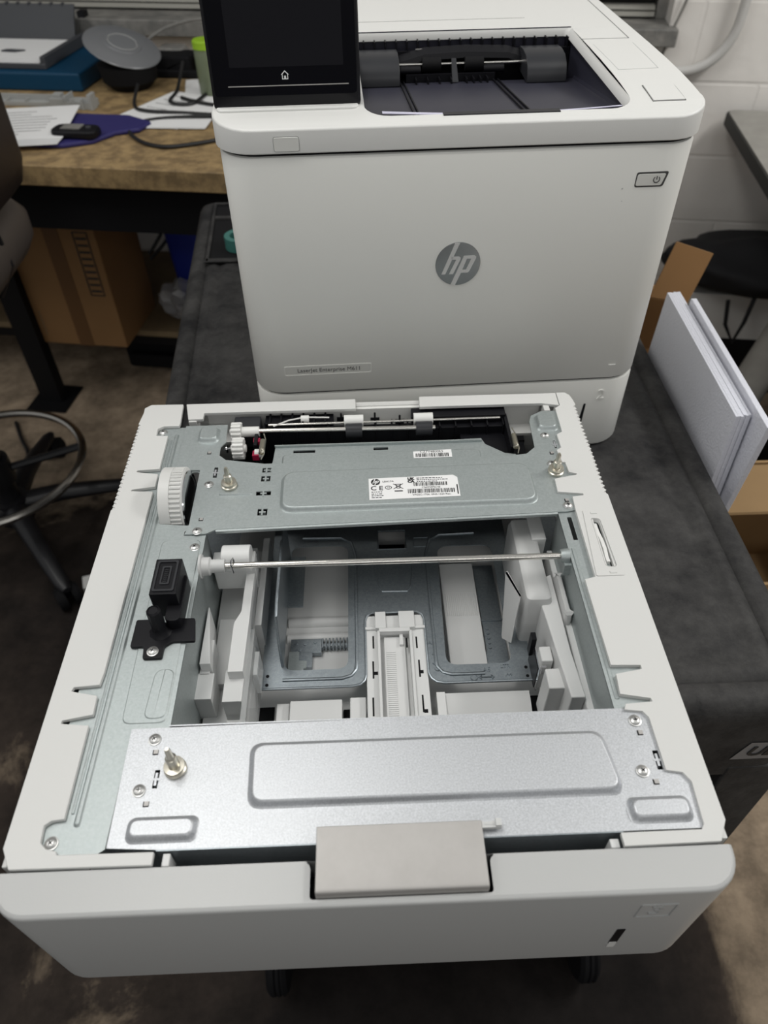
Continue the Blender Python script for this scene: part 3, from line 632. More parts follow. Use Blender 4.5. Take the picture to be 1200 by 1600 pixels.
# plate (lift) – dark reflecting metal
a0, a1 = -.088, .141
LP = ([(a0, .173), (a0, .1555)] + [(-.012, .1555)] + [(-.006, .157), (-.0025, .161), (-.001, .166), (-.0005, .222)] + [(.0015, .227), (.006, .2305), (.0465, .2305), (.051, .227), (.0532, .222), (.0535, .166), (.0555, .161), (.059, .157), (.065, .1555)]
      + [(a1, .1555), (a1, .173), (a1, .402), (a0, .402)])
winL = rquad([(-.0150, .1735), (-.0700, .1735), (-.0700, .3150), (-.0150, .3150)], .010, 5); winR = rquad([(.0685, .1735), (.1250, .1735), (.1250, .3100), (.0720, .3100)], .010, 5)
mb = MB(); mb.prism(LP, -.0912, -.0900, holes=[list(reversed(winL)), list(reversed(winR)), rrect(.0150, .0415, .3085, .3320, .001, 1)])
def ridge(pts, wd=.0022, h=.0016):
    mb.tube([(x, y, -.0902+h*.2) for x, y in pts], wd*.7, 8)
ridge([(-.0700, .1640), (-.020, .1640), (-.0125, .1665), (-.0085, .1720), (-.0075, .180), (-.0075, .300), (-.012, .318), (-.022, .325), (-.06, .326)])
ridge([(.1000, .1640), (.072, .1640), (.0650, .1665), (.0610, .1720), (.0600, .180), (.0600, .300), (.0650, .318), (.075, .325), (.11, .326)])
ridge([(-.086, .1560), (-.012, .1560), (-.005, .1575), (-.0015, .161), (0, .166), (0, .222), (.0015, .2275), (.006, .231), (.0465, .231), (.0515, .2275), (.053, .222), (.053, .166), (.055, .161), (.059, .1575), (.066, .1560), (.139, .1560)], .0016)
ridge([(.0095, .2990), (.0130, .262), (.0165, .2555), (.0400, .2550), (.0435, .2610), (.0485, .2990)], .0014)
for q in ((.0144, .0420, .3078, .3326), (.0500, .0640, .3100, .3220)):
    ridge([(q[0], q[2]), (q[1], q[2]), (q[1], q[3]), (q[0], q[3]), (q[0], q[2])], .0010)
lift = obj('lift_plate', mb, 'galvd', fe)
lab(lift, 'bare steel lift plate with two windows')
mb = MB(); MTz = lambda x, y: Matrix.Translation((x, y, -.0896))
mb.text('A3', .006, Matrix.Translation((.0575, .1965, -.0896)) @ Matrix.Rotation(0, 4, 'Z'), .0004); mb.text('A5', .006, MTz(.1020, .1675), .0004); mb.text('LTR', .005, MTz(.1180, .1700), .0004); mb.text('A4', .005, MTz(.1200, .1620), .0004)
for (x, y, dx, dy) in ((.0590, .1800, 0, 1), (.1010, .1602, 1, 0)):
    mb.tube([(x-dx*.006, y-dy*.006, -.0898), (x+dx*.006, y+dy*.006, -.0898)], .0006, 6)
    for s_ in (-1, 1):
        mb.tube([(x+s_*(dx*.004)+dy*.0018, y+s_*(dy*.004)+dx*.0018, -.0898), (x+s_*dx*.0065, y+s_*dy*.0065, -.0898), (x+s_*(dx*.004)-dy*.0018, y+s_*(dy*.004)-dx*.0018, -.0898)], .0006, 6)
mb.tube([(.0905+.0028*math.cos(2*PI*i/16), .1602+.0028*math.sin(2*PI*i/16), -.0898) for i in range(16)], .0004, 5, True)
mb.tube([(.0605+.0020*math.cos(2*PI*i/16), .1700+.0020*math.sin(2*PI*i/16), -.0898) for i in range(16)], .0004, 5, True)
obj('pressed_marks', mb, 'galvd', lift)
mb = MB()
for x in (-.083, .1355):
    for y in (.1600, .1685): mb.cyl((x, y, -.0903), (x, y, -.0896), .0014, n=12)
obj('rivet_holes', mb, 'mblack', lift)
mb = MB(); mb.box(.0155, .0410, .3085, .3150, -.106, -.098); mb.box(.0150, .0415, .3085, .3320, -.112, -.110); lab(obj('latch_window', mb, 'black', lift), 'dark latch opening')
# ridges on the tray bottom seen through the windows
for y in (.225, .243):
    mb = MB(); mb.cyl((-.072, y, -.1185), (-.016, y, -.1185), .0055, n=14); obj('tray_rib', mb, 'inwhite', tray)
mb = MB(); mb.box(.074, .1065, .180, .300, -.118, -.1060)
for i in range(16): mb.box(.0765+i*.0018, .0774+i*.0018, .236, .262, -.1060, -.1052)
obj('size_guide', mb, 'inwhite', tray, bevel=.0004)
mb = MB(); mb.prism([(.1075, .1790), (.1265, .1790), (.1265, .3000), (.1075, .3000), (.1085, .2000), (.1065, .1950)], -.1110, -.1100)
for i in range(5): mb.cyl((.1115, .203+i*.0052, -.1100), (.1115, .203+i*.0052, -.1088), .0017, n=12)
mb.box(.103, .130, .2315, .2335, -.110, -.1085)
lab(obj('rack_plate', mb, 'galvd', tray), 'perforated metal plate in the right window')
mb = MB(); mb.box(-.0680, -.040, .2050, .2200, -.1170, -.1110); mb.box(-.0680, -.0480, .190, .206, -.1170, -.1110)
for i in range(9): mb.box(-.0400+i*.0032, -.0385+i*.0032, .2100, .2200, -.1165, -.1105)
mb.box(-.0400, -.0150, .2120, .2150, -.1165, -.1115)
for (x, y) in ((-.063, .215), (-.055, .214), (-.046, .216), (-.060, .208)): mb.cyl((x, y, -.111), (x, y, -.1100), .0016, n=10)
lab(obj('rack_plate', mb, 'galvd', tray, bevel=.0003), 'dark toothed rack in the left window')
mb = MB(); mb.prism([(-.0690, .1760), (-.0550, .1760), (-.0555, .1880), (-.0530, .1890), (-.0530, .1960), (-.0600, .1965), (-.0600, .2060), (-.0690, .2060)], -.1115, -.1100); mb.cyl((-.0585, .1790, -.110), (-.0585, .1790, -.1085), .0024, n=16)
obj('guide_foot', mb, 'galv', tray)
# central rear guide channel with ruler
mb = MB(); mb.prism([(.0005, .120), (.0523, .120), (.0523, .2280), (.0005, .2280)], -.098, -.0905, holes=[rrect(.0130, .0385, .119+.002, .2080, .001, 1)])
mb.box(.0000, .0120, .2120, .2150, -.0905, -.0885); mb.box(.0400, .0530, .2120, .2150, -.0905, -.0885)
for (x0, x1) in ((.0090, .0185), (.0300, .0440)): mb.box(x0, x1, .2110, .2290, -.0910, -.0855)
mb.box(.0120, .0395, .2070, .2110, -.0910, -.0855); mb.box(.0105, .0130, .118, .209, -.0910, -.0862); mb.box(.0385, .0410, .118, .209, -.0910, -.0862)
gc = obj('length_guide', mb, 'inwhite', tray, bevel=.0005)
mb = MB(); mb.box(.0125, .0390, .118, .209, -.099, -.0975); mb.box(.0165, .0345, .118, .2060, -.0975, -.0930); mb.box(.0300, .0330, .196, .207, -.093, -.090)
for i in range(38): mb.box(.0180, .0260, .1195+i*.0019, .1203+i*.0019, -.0930, -.0925)
obj('ruler_strip', mb, 'inwhite', gc)
for (x, y0, y1) in ((.0070, .193, .206), (.0063, .163, .180), (.0055, .128, .145), (.0448, .192, .204), (.0455, .163, .180), (.0462, .130, .146), (.0362, .193, .203), (.0405, .193, .203)):
    mb = MB(); mb.box(x-.0008, x+.0006, y0, y1, -.0907, -.09035); obj('guide_slot', mb, 'mblack', gc)
for (x, y) in ((.0480, .131), (.0085, .168), (.0470, .168)):
    mb = MB(); mb.box(x-.0016, x+.0016, y-.0016, y+.0016, -.0907, -.0903); obj('guide_slot', mb, 'mblack', gc)
# ramps in front of the plate
mb = MB(); mb.box(-.0640, -.0205, .110, .1500, -.1180, -.0990); mb.box(-.0760, -.0650, .110, .1520, -.118, -.1060); obj('front_ramp', mb, 'inwhite', tray, bevel=.001)
mb = MB(); mb.loft([[(x, .110, -.118), (x, .110, -.103), (x, .132, -.101), (x, .143, -.098), (x, .1510, -.098), (x, .1510, -.118)] for x in (.0620, .1360)]); mb.box(.0580, .0650, .110, .150, -.118, -.094); obj('front_ramp', mb, 'inwhite', tray)
mb = MB(); mb.box(-.0200, -.0140, .110, .150, -.1175, -.1165); lab(obj('dark_recess', mb, 'mblack', tray), 'black recess'); mb = MB(); mb.box(-.0140, -.0005, .125, .150, -.118, -.097); obj('ramp_clip', mb, 'inwhite', tray, bevel=.001)
obj('tray_spring', spring(-.0085, .1120, .1280, -.105, .0040, 9, .0007), 'screw', tray)
# black gaps either side of the plate
for (x0, x1, y0, y1) in ((-.0935, -.0790, .105, .1550), (.1370, .1530, .105, .1570), (-.1285, -.1130, .110, .1300)):
    mb = MB(); mb.box(x0, x1, y0, y1, -.1175, -.1168); obj('tray_gap', mb, 'mblack', tray)
# left tray side
mb = MB()
mb.loft([[(x0, y, -.060), (x1, y, -.060), (x1, y, -.040), (x0, y, -.040)] for y, x0, x1 in ((.2700, -.1005, -.0935), (.2000, -.1010, -.0935), (.1880, -.1060, -.0935), (.1420, -.1060, -.0940))])
mb.box(-.1290, -.0930, .100, .300, -.118, -.078)
mb.box(-.1250, -.1050, .150, .2150, -.078, -.070)
mb.box(-.1300, -.1220, .1465, .1795, -.085, -.050); mb.box(-.1310, -.1180, .1250, .1480, -.080, -.050)
mb.box(-.1095, -.0945, .1220, .1500, -.085, -.050); mb.box(-.1085, -.0960, .105, .118, -.085, -.070)
mb.box(-.0930, -.0870, .200, .300, -.118, -.060)
mb.loft([[(-.1285, .1500, z), (-.1285, .2050, z), (-.1275, .2050, z), (-.1200, .1500, z)] for z in (-.085, -.040)])
obj('tray_side', mb, 'inwhite', tray, bevel=.0009)
mb = MB(); mb.box(-.0945, -.0905, .105, .190, -.110, -.052); mb.cyl((-.0905, .160, -.070), (-.0885, .160, -.070), .006, n=18); mb.box(-.0895, -.0860, .150, .172, -.085, -.058)
obj('clear_cover', mb, 'clear', tray)
# right tray side
mb = MB()
mb.loft([[(.1640, .1000, z0), (.1700, .1000, z0), (.1690, .26, z0), (.1640, .26, z0)] for z0 in (-.118, -.045)])
mb.box(.1500, .1690, .100, .300, -.118, -.085)
mb.loft([[(.1440, .2200, -.040), (.1600, .2260, -.037), (.1600, .2260, -.100), (.1440, .2200, -.100)], [(.1475, .1870, -.040), (.1610, .1880, -.039), (.1610, .1880, -.100), (.1475, .1870, -.100)],
         [(.1500, .1500, -.040), (.1615, .1500, -.040), (.1615, .15, -.100), (.1500, .15, -.100)], [(.1530, .1090, -.040), (.1640, .1090, -.040), (.1640, .109, -.100), (.1530, .109, -.100)]])
mb.box(.1400, .1530, .1220, .1400, -.100, -.048); mb.box(.1395, .1490, .1480, .1620, -.090, -.050)
mb.box(.1490, .1620, .2600, .3000, -.100, -.030)
obj('tray_side', mb, 'inwhite', tray, bevel=.0012)
for (x0, x1, y0, y1) in ((.1330, .1560, .1950, .2900), (.1620, .1688, .1780, .2260)):
    mb = MB(); mb.loft([[(x, y, z) for x, y in rrect(x0+i, x1-i, y0+i, y1-i, .004, 4)] for i, z in ((0, -.10), (0, -.040), (.0015, -.034), (.004, -.032))]); obj('roller_housing', mb, 'ingrey', tray)
mb = MB(); mb.loft([[(.1205, .2000, -.089), (.1275, .1940, -.089), (.1265, .1925, -.089), (.1195, .1985, -.089)], [(.1215, .2250, -.030), (.1290, .1980, -.030), (.1278, .1968, -.030), (.1205, .2235, -.030)]]); mb.M = Matrix.Identity(4)
mb.loft([[(.1195, .1985, -.089), (.1265, .1925, -.089), (.1255, .1965, -.089), (.1195, .2015, -.089)], [(.1205, .2235, -.030), (.1278, .1968, -.030), (.1290, .1980, -.030), (.1220, .2250, -.030)]])
lab(obj('side_guide', mb, 'inwhite', tray, bevel=.0005), 'upright white plastic width guide')
mb = MB()
prof = [(.2680, -.030), (.2010, -.030), (.1880, -.033), (.1800, -.060), (.1775, -.089), (.3000, -.089), (.3000, -.030)]
mb.loft([[(x, y, z) for y, z in prof] for x in (-.0712, -.0700)])
mb.tube([(-.0712, y, z) for y, z in prof[:5]], .0010, 6); mb.box(-.0700, -.0560, .240, .300, -.0900, -.0880)
lab(obj('side_guide', mb, 'galvd', tray), 'upright metal width guide with curved edge')
mb = MB(); mb.box(.1385, .1400, .150, .1760, -.092, -.064); mb.box(.1360, .1400, .1700, .1770, -.075, -.052); lab(obj('arm_bracket', mb, 'black', tray), 'black clip at the end of the plate arm')
mb = MB(); mb.cyl((.1400, .1500, -.062), (.1440, .1500, -.062), .0055, n=18); mb.box(.1390, .1400, .146, .166, -.090, -.060); obj('pivot', mb, 'chrome', tray)
mb = MB(); mb.cyl((-.118, .200, -.074), (-.103, .200, -.074), .0012, n=10); mb.cyl((-.106, .200, -.074), (-.104, .200, -.074), .0022, n=10); obj('tray_peg', mb, 'screw', tray)
# shaded rear partition under rear bar
# --- drawer front
fy0, fy1 = -.0385, -.0133
nx0, nx1, ny = -.0335, .0712, -.0343
NL = rquad([(nx0-.0035, fy1), (nx0, fy1-.0025), (nx0, ny), (nx1, ny), (nx1, fy1-.0025), (nx1+.0035, fy1)], .0022, 3)
def plan(i):
    p = [(-.2155+i, fy1-i*0)]
    for k in range(9): a = PI+PI/2*k/8; p.append((-.1935+(.022-i)*math.cos(a), fy0+.022+(.022-i)*math.sin(a)))
    for k in range(9): a = 1.5*PI+PI/2*k/8; p.append((.1935+(.022-i)*math.cos(a), fy0+.022+(.022-i)*math.sin(a)))
    p.append((.2155-i, fy1)); return p
mb = MB(); body = plan(0)
zt = -.0022
notch = list(reversed(NL))
# walls of the front, lofted
rings = [[(x, y, z) for x, y in plan(i)] for i, z in ((.0060, -.1335), (.0030, -.1332), (.0008, -.1310), (0, -.126), (0, -.0060), (.0003, -.0044), (.0011, -.0033), (.0026, -.0026))]
mb.loft(rings, cap0=True, cap1=False)
top = [(x, y) for x, y in plan(.0026)]
mb.prism([(p[0], p[1]) for p in top]+notch, -.0046, -.0025)
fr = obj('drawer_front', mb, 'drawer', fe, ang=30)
lab(fr, 'light grey front of the drawer, slightly pulled out')
mb = MB(); mb.prism([(nx0-.001, fy1), (nx0-.001, ny-.001), (nx1+.001, ny-.001), (nx1+.001, fy1)], -.030, -.028); mb.box(nx0-.002, nx1+.002, ny-.0018, ny-.0006, -.030, -.0046); mb.box(nx0-.002, nx0-.0008, ny, fy1, -.03, -.0046); mb.box(nx1+.0008, nx1+.002, ny, fy1, -.03, -.0046)
lab(obj('handle_recess', mb, 'dgrey', fr), 'dark recess around the handle')
# handle: satin silver lip
mb = MB(); hx0, hx1 = -.0300, .0684
pr = [(.0040, .0028), (.0040, .0042), (-.0305, .0042), (-.0325, .0037), (-.0335, .0022), (-.0338, -.0040), (-.0322, -.0040), (-.0318, .0008), (-.0305, .0026)]
mb.loft([[(x, y, z) for y, z in pr] for x in (hx0, hx1)])
hd = obj('drawer_handle', mb, 'silver', fr, bevel=.0006); lab(hd, 'satin silver drawer handle')
mb = MB(); mb.box(hx1, .0800, -.0004, .0035, .0004, .0034); mb.box(.0765, .0800, .0000, .0045, .0030, .0052); mb.box(.0700, .0765, .0012, .0022, .0034, .0038); obj('release_lever', mb, 'ingrey', fr, bevel=.0004)
mb = MB(); mb.box(-.121, -.1165, -.0125, -.0050, -.020, -.004); obj('slide_bracket', mb, 'inwhite', fr, bevel=.0006); mb = MB(); mb.box(.1440, .1495, -.0125, -.0070, -.022, -.004); obj('slide_bracket', mb, 'inwhite', fr, bevel=.0006)
mb = MB(); mb.box(-.120, .150, -.0130, -.0045, -.128, -.0405); obj('drawer_back', mb, 'dgrey', fr)
# numeral 3 in a raised field, level window
def XZ(x, y, z): return Matrix.Translation((x, y, z)) @ Matrix.Rotation(PI/2, 4, 'X')
mb = MB(); mb.M = Matrix.Translation((0, fy0, 0)) @ Matrix.Rotation(PI/2, 4, 'X')
q = rquad([(.1590, -.0440), (.1810, -.0440), (.1810, -.0215), (.1590, -.0215)], .0008, 1)
mb.prism(q, -.0002, .0006, holes=[rquad([(.1598, -.0432), (.1802, -.0432), (.1802, -.0223), (.1598, -.0223)], .0008, 1)])
mb.M = Matrix.Identity(4); mb.text('3', .0210, XZ(.1700, fy0-.0003, -.0325), .0006)
obj('numeral', mb, 'drawer', fr)
mb = MB(); mb.M = Matrix.Translation((0, fy0, 0)) @ Matrix.Rotation(PI/2, 4, 'X'); mb.prism(rrect(.1545, .1600, -.0980, -.0680, .0008, 2), -.002, .0003); lw = obj('level_window', mb, 'black', fr)
mb = MB(); mb.M = Matrix.Translation((0, fy0, 0)) @ Matrix.Rotation(PI/2, 4, 'X'); mb.prism(rrect(.1548, .1597, -.1050, -.0945, .0006, 2), -.002, .0006); obj('level_pointer', mb, 'lid', lw)
# bottom pan
mb = MB(); mb.box(-.2105, .2105, -.010, .4285, -.1340, -.1328); lab(obj('bottom_pan', mb, 'galvd', fe), 'metal underside')
OFF = Vector((0, 0, 0))

# ================================================================== PRINTER (behind)
PZ = -.134
pr_ = thing('laser_printer', 'light grey laser printer with black touch screen standing behind the open paper feeder', 'printer', (.1005, .5005, PZ), .0333)
OFF = Vector((0, 0, 0))
HW = .2155; DP = .466
def plan2(hw, y0, y1, r, rb=.02, n=7):
    p = []
    for k in range(n+1): a = 1.5*PI+PI/2*k/n; p.append((hw-r+r*math.cos(a), y0+r+r*math.sin(a)))
    for k in range(n+1): a = PI/2*k/n; p.append((hw-rb+rb*math.cos(a), y1-rb+rb*math.sin(a)))
    for k in range(n+1): a = PI/2+PI/2*k/n; p.append((-hw+rb+rb*math.cos(a), y1-rb+rb*math.sin(a)))
    for k in range(n+1): a = PI+PI/2*k/n; p.append((-hw+r+r*math.cos(a), y0+r+r*math.sin(a)))
    return p
def pring(i, z, r=.034, hw=HW): return [(x, y, z) for x, y in plan2(hw-i, i, DP-i, r-i*.5)]
mb = MB(); mb.loft([pring(.006, .0), pring(.002, .001), pring(0, .005), pring(0, .0935), pring(.0008, .0955), pring(.003, .0962)])
t2 = obj('tray_front', mb, 'pgrey', pr_); lab(t2, 'lower tray marked 2')
mb = MB(); mb.loft([pring(.003, .0955), pring(.003, .0990)], False, False); mb.loft([pring(.0035, .3440), pring(.0035, .3520)], False, False); obj('seam', mb, 'mblack', pr_)
mb = MB(); mb.loft([pring(.003, .0982), pring(.0010, .0988), pring(0, .1005), pring(0, .3440), pring(.001, .3458), pring(.003, .3465)], cap1=False); dr = obj('front_door', mb, 'pgrey', pr_)
# lid with bin opening: outer wall ring + sloped top with hole
ztop = lambda y: .3690 + (.0115*(1-math.exp(-max(y, 0)/.06))) + .010*max(y, 0)
HL = .2185
def lring(i, dz): return [(x, y, ztop(y)+dz) for x, y in plan2(HL-i, -.001+i, DP-i, .036-i*.5)]
BX0, BX1, BY0, BY1 = -.0860, .1515, .0155, .2520
mb = MB()
mb.loft([[(x, y, .3490) for x, y in plan2(HL-.0012, .0002, DP, .035)], [(x, y, .3500) for x, y in plan2(HL, -.001, DP, .036)], lring(0, -.0020), lring(.0003, -.0010), lring(.0010, -.0003), lring(.0020, 0)], cap0=False, cap1=False)
outer = [(x, y) for x, y, z in lring(.0020, 0)]; hole = rrect(BX0, BX1, BY0, BY1, (.004, .004, .022, .022), 6)
# subdivided top surface via grid fill: tessellate outer+hole with extra strips
tri = tessellate_polygon([[Vector((x, y, 0)) for x, y in outer], [Vector((x, y, 0)) for x, y in hole]])
# build strips instead of long triangles so that the slope stays smooth
tb = bmesh.new(); fl = outer+hole; vs = [tb.verts.new((x, y, 0)) for x, y in fl]
for t in tri:
    try: tb.faces.new([vs[i] for i in t])
    except ValueError: pass
for yc in (.004, .010, .018, .03, .045, .065, .09, .13, .18, .25, .32, .40):
    g_ = tb.verts[:]+tb.edges[:]+tb.faces[:]
    bmesh.ops.bisect_plane(tb, geom=g_, plane_co=(0, yc, 0), plane_no=(0, 1, 0))
tb.verts.ensure_lookup_table(); tb.verts.index_update()
mb.add([(v_.co.x, v_.co.y, ztop(v_.co.y)) for v_ in tb.verts], [tuple(v_.index for v_ in f.verts) for f in tb.faces]); tb.free()
# chamfered rim of the bin
mb.loft([[(x, y, ztop(y)) for x, y in hole], [(x, y, ztop(y)-.0030) for x, y in rrect(BX0+.0012, BX1-.0035, BY0+.0006, BY1-.0012, (.004, .004, .021, .021), 6)], [(x, y, ztop(y)-.0075) for x, y in rrect(BX0+.0014, BX1-.0045, BY0+.0008, BY1-.0014, (.004, .004, .021, .021), 6)]], cap0=False, cap1=False)
lid = obj('top_cover', mb, 'lid', pr_, ang=40)
# output bin, dark basin sloping down to the back
BF = .2110
def binz(y): return .3635-.0190*min(max((y-BY0)/(BF-BY0), 0), 1)
mb = MB(); rows = []
for y in (BY0+.001, BY0+.05, BY0+.10, BY0+.15, BF): rows.append([(BX0, y, binz(y)+.006), (BX0, y, binz(y)), (BX1-.002, y, binz(y)), (BX1, y, binz(y)+.006)])
mb.loft(rows, False, False, close=False)
mb.add([(BX0, BF, .325), (BX1, BF, .325), (BX1, BF, .3445), (BX0, BF, .3445)], [(0, 1, 2, 3)]); mb.add([(BX0, BF, .325), (BX1, BF, .325), (BX1, BY1, .325), (BX0, BY1, .325)], [(0, 1, 2, 3)])
mb.add([(BX0, BY1, .325), (BX1, BY1, .325), (BX1, BY1, .384), (BX0, BY1, .384)], [(0, 1, 2, 3)])
for x in (BX1-.001, BX0+.001): mb.add([(x, BY0, .32), (x, BY1, .32), (x, BY1, .376), (x, BY0+.12, .3715), (x, BY0, .3640)], [(0, 1, 2, 3, 4)])
mb.add([(BX0, BY0+.0005, .32), (BX1, BY0+.0005, .32), (BX1, BY0+.0005, .3675), (BX0, BY0+.0005, .3675)], [(0, 1, 2, 3)])
bn = obj('output_bin', mb, 'bin', pr_); lab(bn, 'black recessed output bin')
def fins(name, xs, y0, y1, zf, m='black'):
    for i, x in enumerate(xs):
        mb = MB(); mb.loft([[(x-.0006, y, zf(y)[0]), (x+.0006, y, zf(y)[0]), (x+.0006, y, zf(y)[1]), (x-.0006, y, zf(y)[1])] for y in (y0, (y0+y1)/2, y1)]); obj(name, mb, m, bn)
fins('bin_rib', (BX0+.0470, BX0+.0510, BX0+.1480, BX0+.1530), BY0+.02, BF, lambda y: (binz(y)-.001, binz(y)+.0022))
fins('comb_fin', [BX0+.064+i*.0125 for i in range(4)]+[BX0+.118+i*.0075 for i in range(4)], BF-.012, BF+.010, lambda y: (.3300, .3500))
mb = MB(); mb.box(BX0+.054, BX0+.150, BF+.001, BF+.004, .3300, .3520)
for i in range(20): x = BX0+.010+i*.0117; mb.box(x, x+.0012, BY1-.012, BY1-.001, .350, .3768)
mb.box(BX0, BX1-.002, BY1-.014, BY1-.010, .330, .3680)
obj('exit_comb', mb, 'black', bn)
mb = MB(); mb.loft([[(x, BY1-.014, z), (x, BY1-.026, z-.004), (x, BY1-.028, z-.009), (x, BY1-.014, z-.006)] for x, z in ((BX0+.045, .364), (BX0+.075, .3715), (BX0+.12, .3730), (BX0+.165, .3715), (BX1-.045, .364))]); obj('exit_bar', mb, 'black', bn)
for (x0, x1) in ((BX0+.003, BX0+.0455), (BX1-.0575, BX1-.0150)):
    mb = MB(); mb.loft([[(x, .2400, .3700), (x, .2230, .3712), (x, .2060, .3690), (x, .1950, .3630), (x, .1900, .3540), (x, .1895, .3470), (x, .1940, .3470), (x, .2400, .3500)] for x in (x0, x1)]); obj('roller_cover', mb, 'dgrey', bn, bevel=.0008, ang=50)
mb = MB(); mb.cyl((BX0+.045, .2230, .3590), (BX1-.055, .2230, .3590), .0014, n=12); obj('exit_shaft', mb, 'shaft', bn)
for x in (BX0+.082, BX0+.128):
    mb = MB(); mb.cyl((x-.010, .2230, .3585), (x+.010, .2230, .3585), .0068, n=18); obj('exit_roller', mb, 'mblack', bn)
    mb = MB(); mb.box(x-.016, x+.010, .2360, .2372, .3695, .3705); obj('exit_clip', mb, 'silver', bn)
for x in (BX0+.060, BX0+.150):
    mb = MB(); mb.cyl((x-.012, .2190, .3545), (x+.010, .2190, .3545), .0040, n=14); obj('exit_sleeve', mb, 'black', bn)
mb = MB(); mb.loft([[(BX0+.1035, .2230, .3640), (BX0+.1085, .2230, .3640), (BX0+.1085, .2260, .3600), (BX0+.1035, .2260, .3600)], [(BX0+.1030, .2040, .3460), (BX0+.1095, .2040, .3460), (BX0+.1095, .2090, .3450), (BX0+.1030, .2090, .3450)]]); obj('paper_stop', mb, 'dgrey', bn)
mb = MB(); mb.box(-.018, .084, BY0-.0030, BY0+.0040, .3600, .3723); obj('finger_notch', mb, 'dgrey', bn)
# engraved panels on the lid
def lidline(mb, pts, w_=.0005, dz=.00015):
    for a, b in zip(pts, pts[1:]):
        a, b = Vector(a), Vector(b); d_ = b-a; n_ = Vector((-d_.y, d_.x)).normalized()*w_; K = 6
        q = [];
        for t in range(K+1):
            p = a+d_*t/K; q.append([(p.x-n_.x, p.y-n_.y, ztop(p.y)-.0005), (p.x+n_.x, p.y+n_.y, ztop(p.y)-.0005), (p.x+n_.x, p.y+n_.y, ztop(p.y)+dz), (p.x-n_.x, p.y-n_.y, ztop(p.y)+dz)])
        mb.loft(q)
mb = MB()
lidline(mb, [(.1515, .205), (.2010, .205), (.2045, .4300)], .0004); lidline(mb, [(-.0950, .300), (.1100, .300)], .0003)
obj('cover_seam', mb, 'pink', lid)
mb = MB(); lidline(mb, [(.1580, .185), (.1600, .1020), (.1990, .1040), (.2000, .188)], .0003); obj('cover_panel', mb, 'ingrey', lid)
mb = MB(); qb = rquad([(.1700, .0590), (.1985, .0590), (.1990, .0270), (.1700, .0265)], .001, 2)
mb.loft([[(x, y, ztop(y)-.0005) for x, y in qb], [(x, y, ztop(y)+.0010) for x, y in qb]]); obj('lid_button', mb, 'lid', lid, bevel=.0004)
mb = MB(); lidline(mb, [(.1695, .0595), (.1695, .0260), (.1993, .0264), (.1989, .0595), (.1695, .0595)], .0002, .0004); obj('button_gap', mb, 'pink', lid)
# front details
mb = MB(); mb.M = Matrix.Translation((0, -.001, 0)) @ Matrix.Rotation(PI/2, 4, 'X'); mb.prism(rrect(-.1650, -.1435, .3515, .3630, .0015, 3), 0, .0009); rb_ = obj('release_button', mb, 'pgrey', lid, bevel=.0004)
mb = MB(); mb.M = Matrix.Translation((0, -.001, 0)) @ Matrix.Rotation(PI/2, 4, 'X'); mb.prism(rrect(-.1653, -.1432, .3512, .3633, .0017, 3), 0, .0002); obj('button_gap', mb, 'pink', rb_)
mb = MB(); mb.M = Matrix.Rotation(PI/2, 4, 'X'); mb.prism(rquad([(.1592, .3092), (.1858, .3092), (.1890, .3228), (.1592, .3226)], .0022, 3), 0, .0002); pg = obj('power_gap', mb, mat('gap_grey', (.07, .07, .07), .6), dr)
mb = MB(); mb.M = Matrix.Rotation(PI/2, 4, 'X'); mb.prism(rquad([(.1600, .3106), (.1838, .3106), (.1866, .3210), (.1604, .3210)], .0018, 3), 0, .0008); pb = obj('power_button', mb, 'pgrey', dr, bevel=.0003)
mb = MB(); mb.tube([(.1785+.0028*math.sin(a), -.0009, .3160+.0028*math.cos(a)) for a in [math.radians(40+280*i/16) for i in range(17)]], .0005, 6); mb.tube([(.1785, -.0009, .3160), (.1785, -.0009, .3190)], .0005, 6); obj('power_symbol', mb, 'pink', pb)
d, l = logo(0, 0, .0220, 0, .0010, Matrix.Translation((.0005, 0, .2420)) @ Matrix.Rotation(PI/2, 4, 'X'))
lo = obj('logo_disc', d, 'darkchrome', dr, bevel=.0003); lab(lo, 'round chrome logo badge'); obj('logo_letters', l, 'logolt', lo)
mb = MB(); mb.M = Matrix.Rotation(PI/2, 4, 'X'); mb.prism(rrect(-.1800, -.0865, .1215, .1330, .0015, 3), 0, .0003, holes=[rrect(-.1795, -.0870, .1220, .1325, .0012, 3)]); np_ = obj('name_plate', mb, 'pgrey', dr)
mb = MB(); mb.text('LaserJet Enterprise M611', .0067, XZ(-.1320, -.0003, .1272), .0001); obj('lettering', mb, 'pink', np_)
mb = MB(); mb.text('2', .0185, XZ(.1755, -.0003, .0760), .0011); obj('numeral', mb, 'pgrey', t2)
mb = MB(); mb.M = Matrix.Rotation(PI/2, 4, 'X'); mb.prism(rquad([(.1560, .0365), (.1600, .0365), (.1605, .0640), (.1580, .0640)], .0005, 1), -.002, .0003); obj('level_window', mb, 'black', t2)
mb = MB(); mb.box(.1760, .1840, -.0006, 0, .1155, .1163); obj('open_mark', mb, 'lid', dr)
mb = MB(); mb.cyl((.1485, .0005, .3085), (.1485, -.0002, .3085), .0008, n=8); mb.cyl((.1505, .0005, .2970), (.1505, -.0002, .2970), .0005, n=8); obj('scuff', mb, 'ingrey', dr)
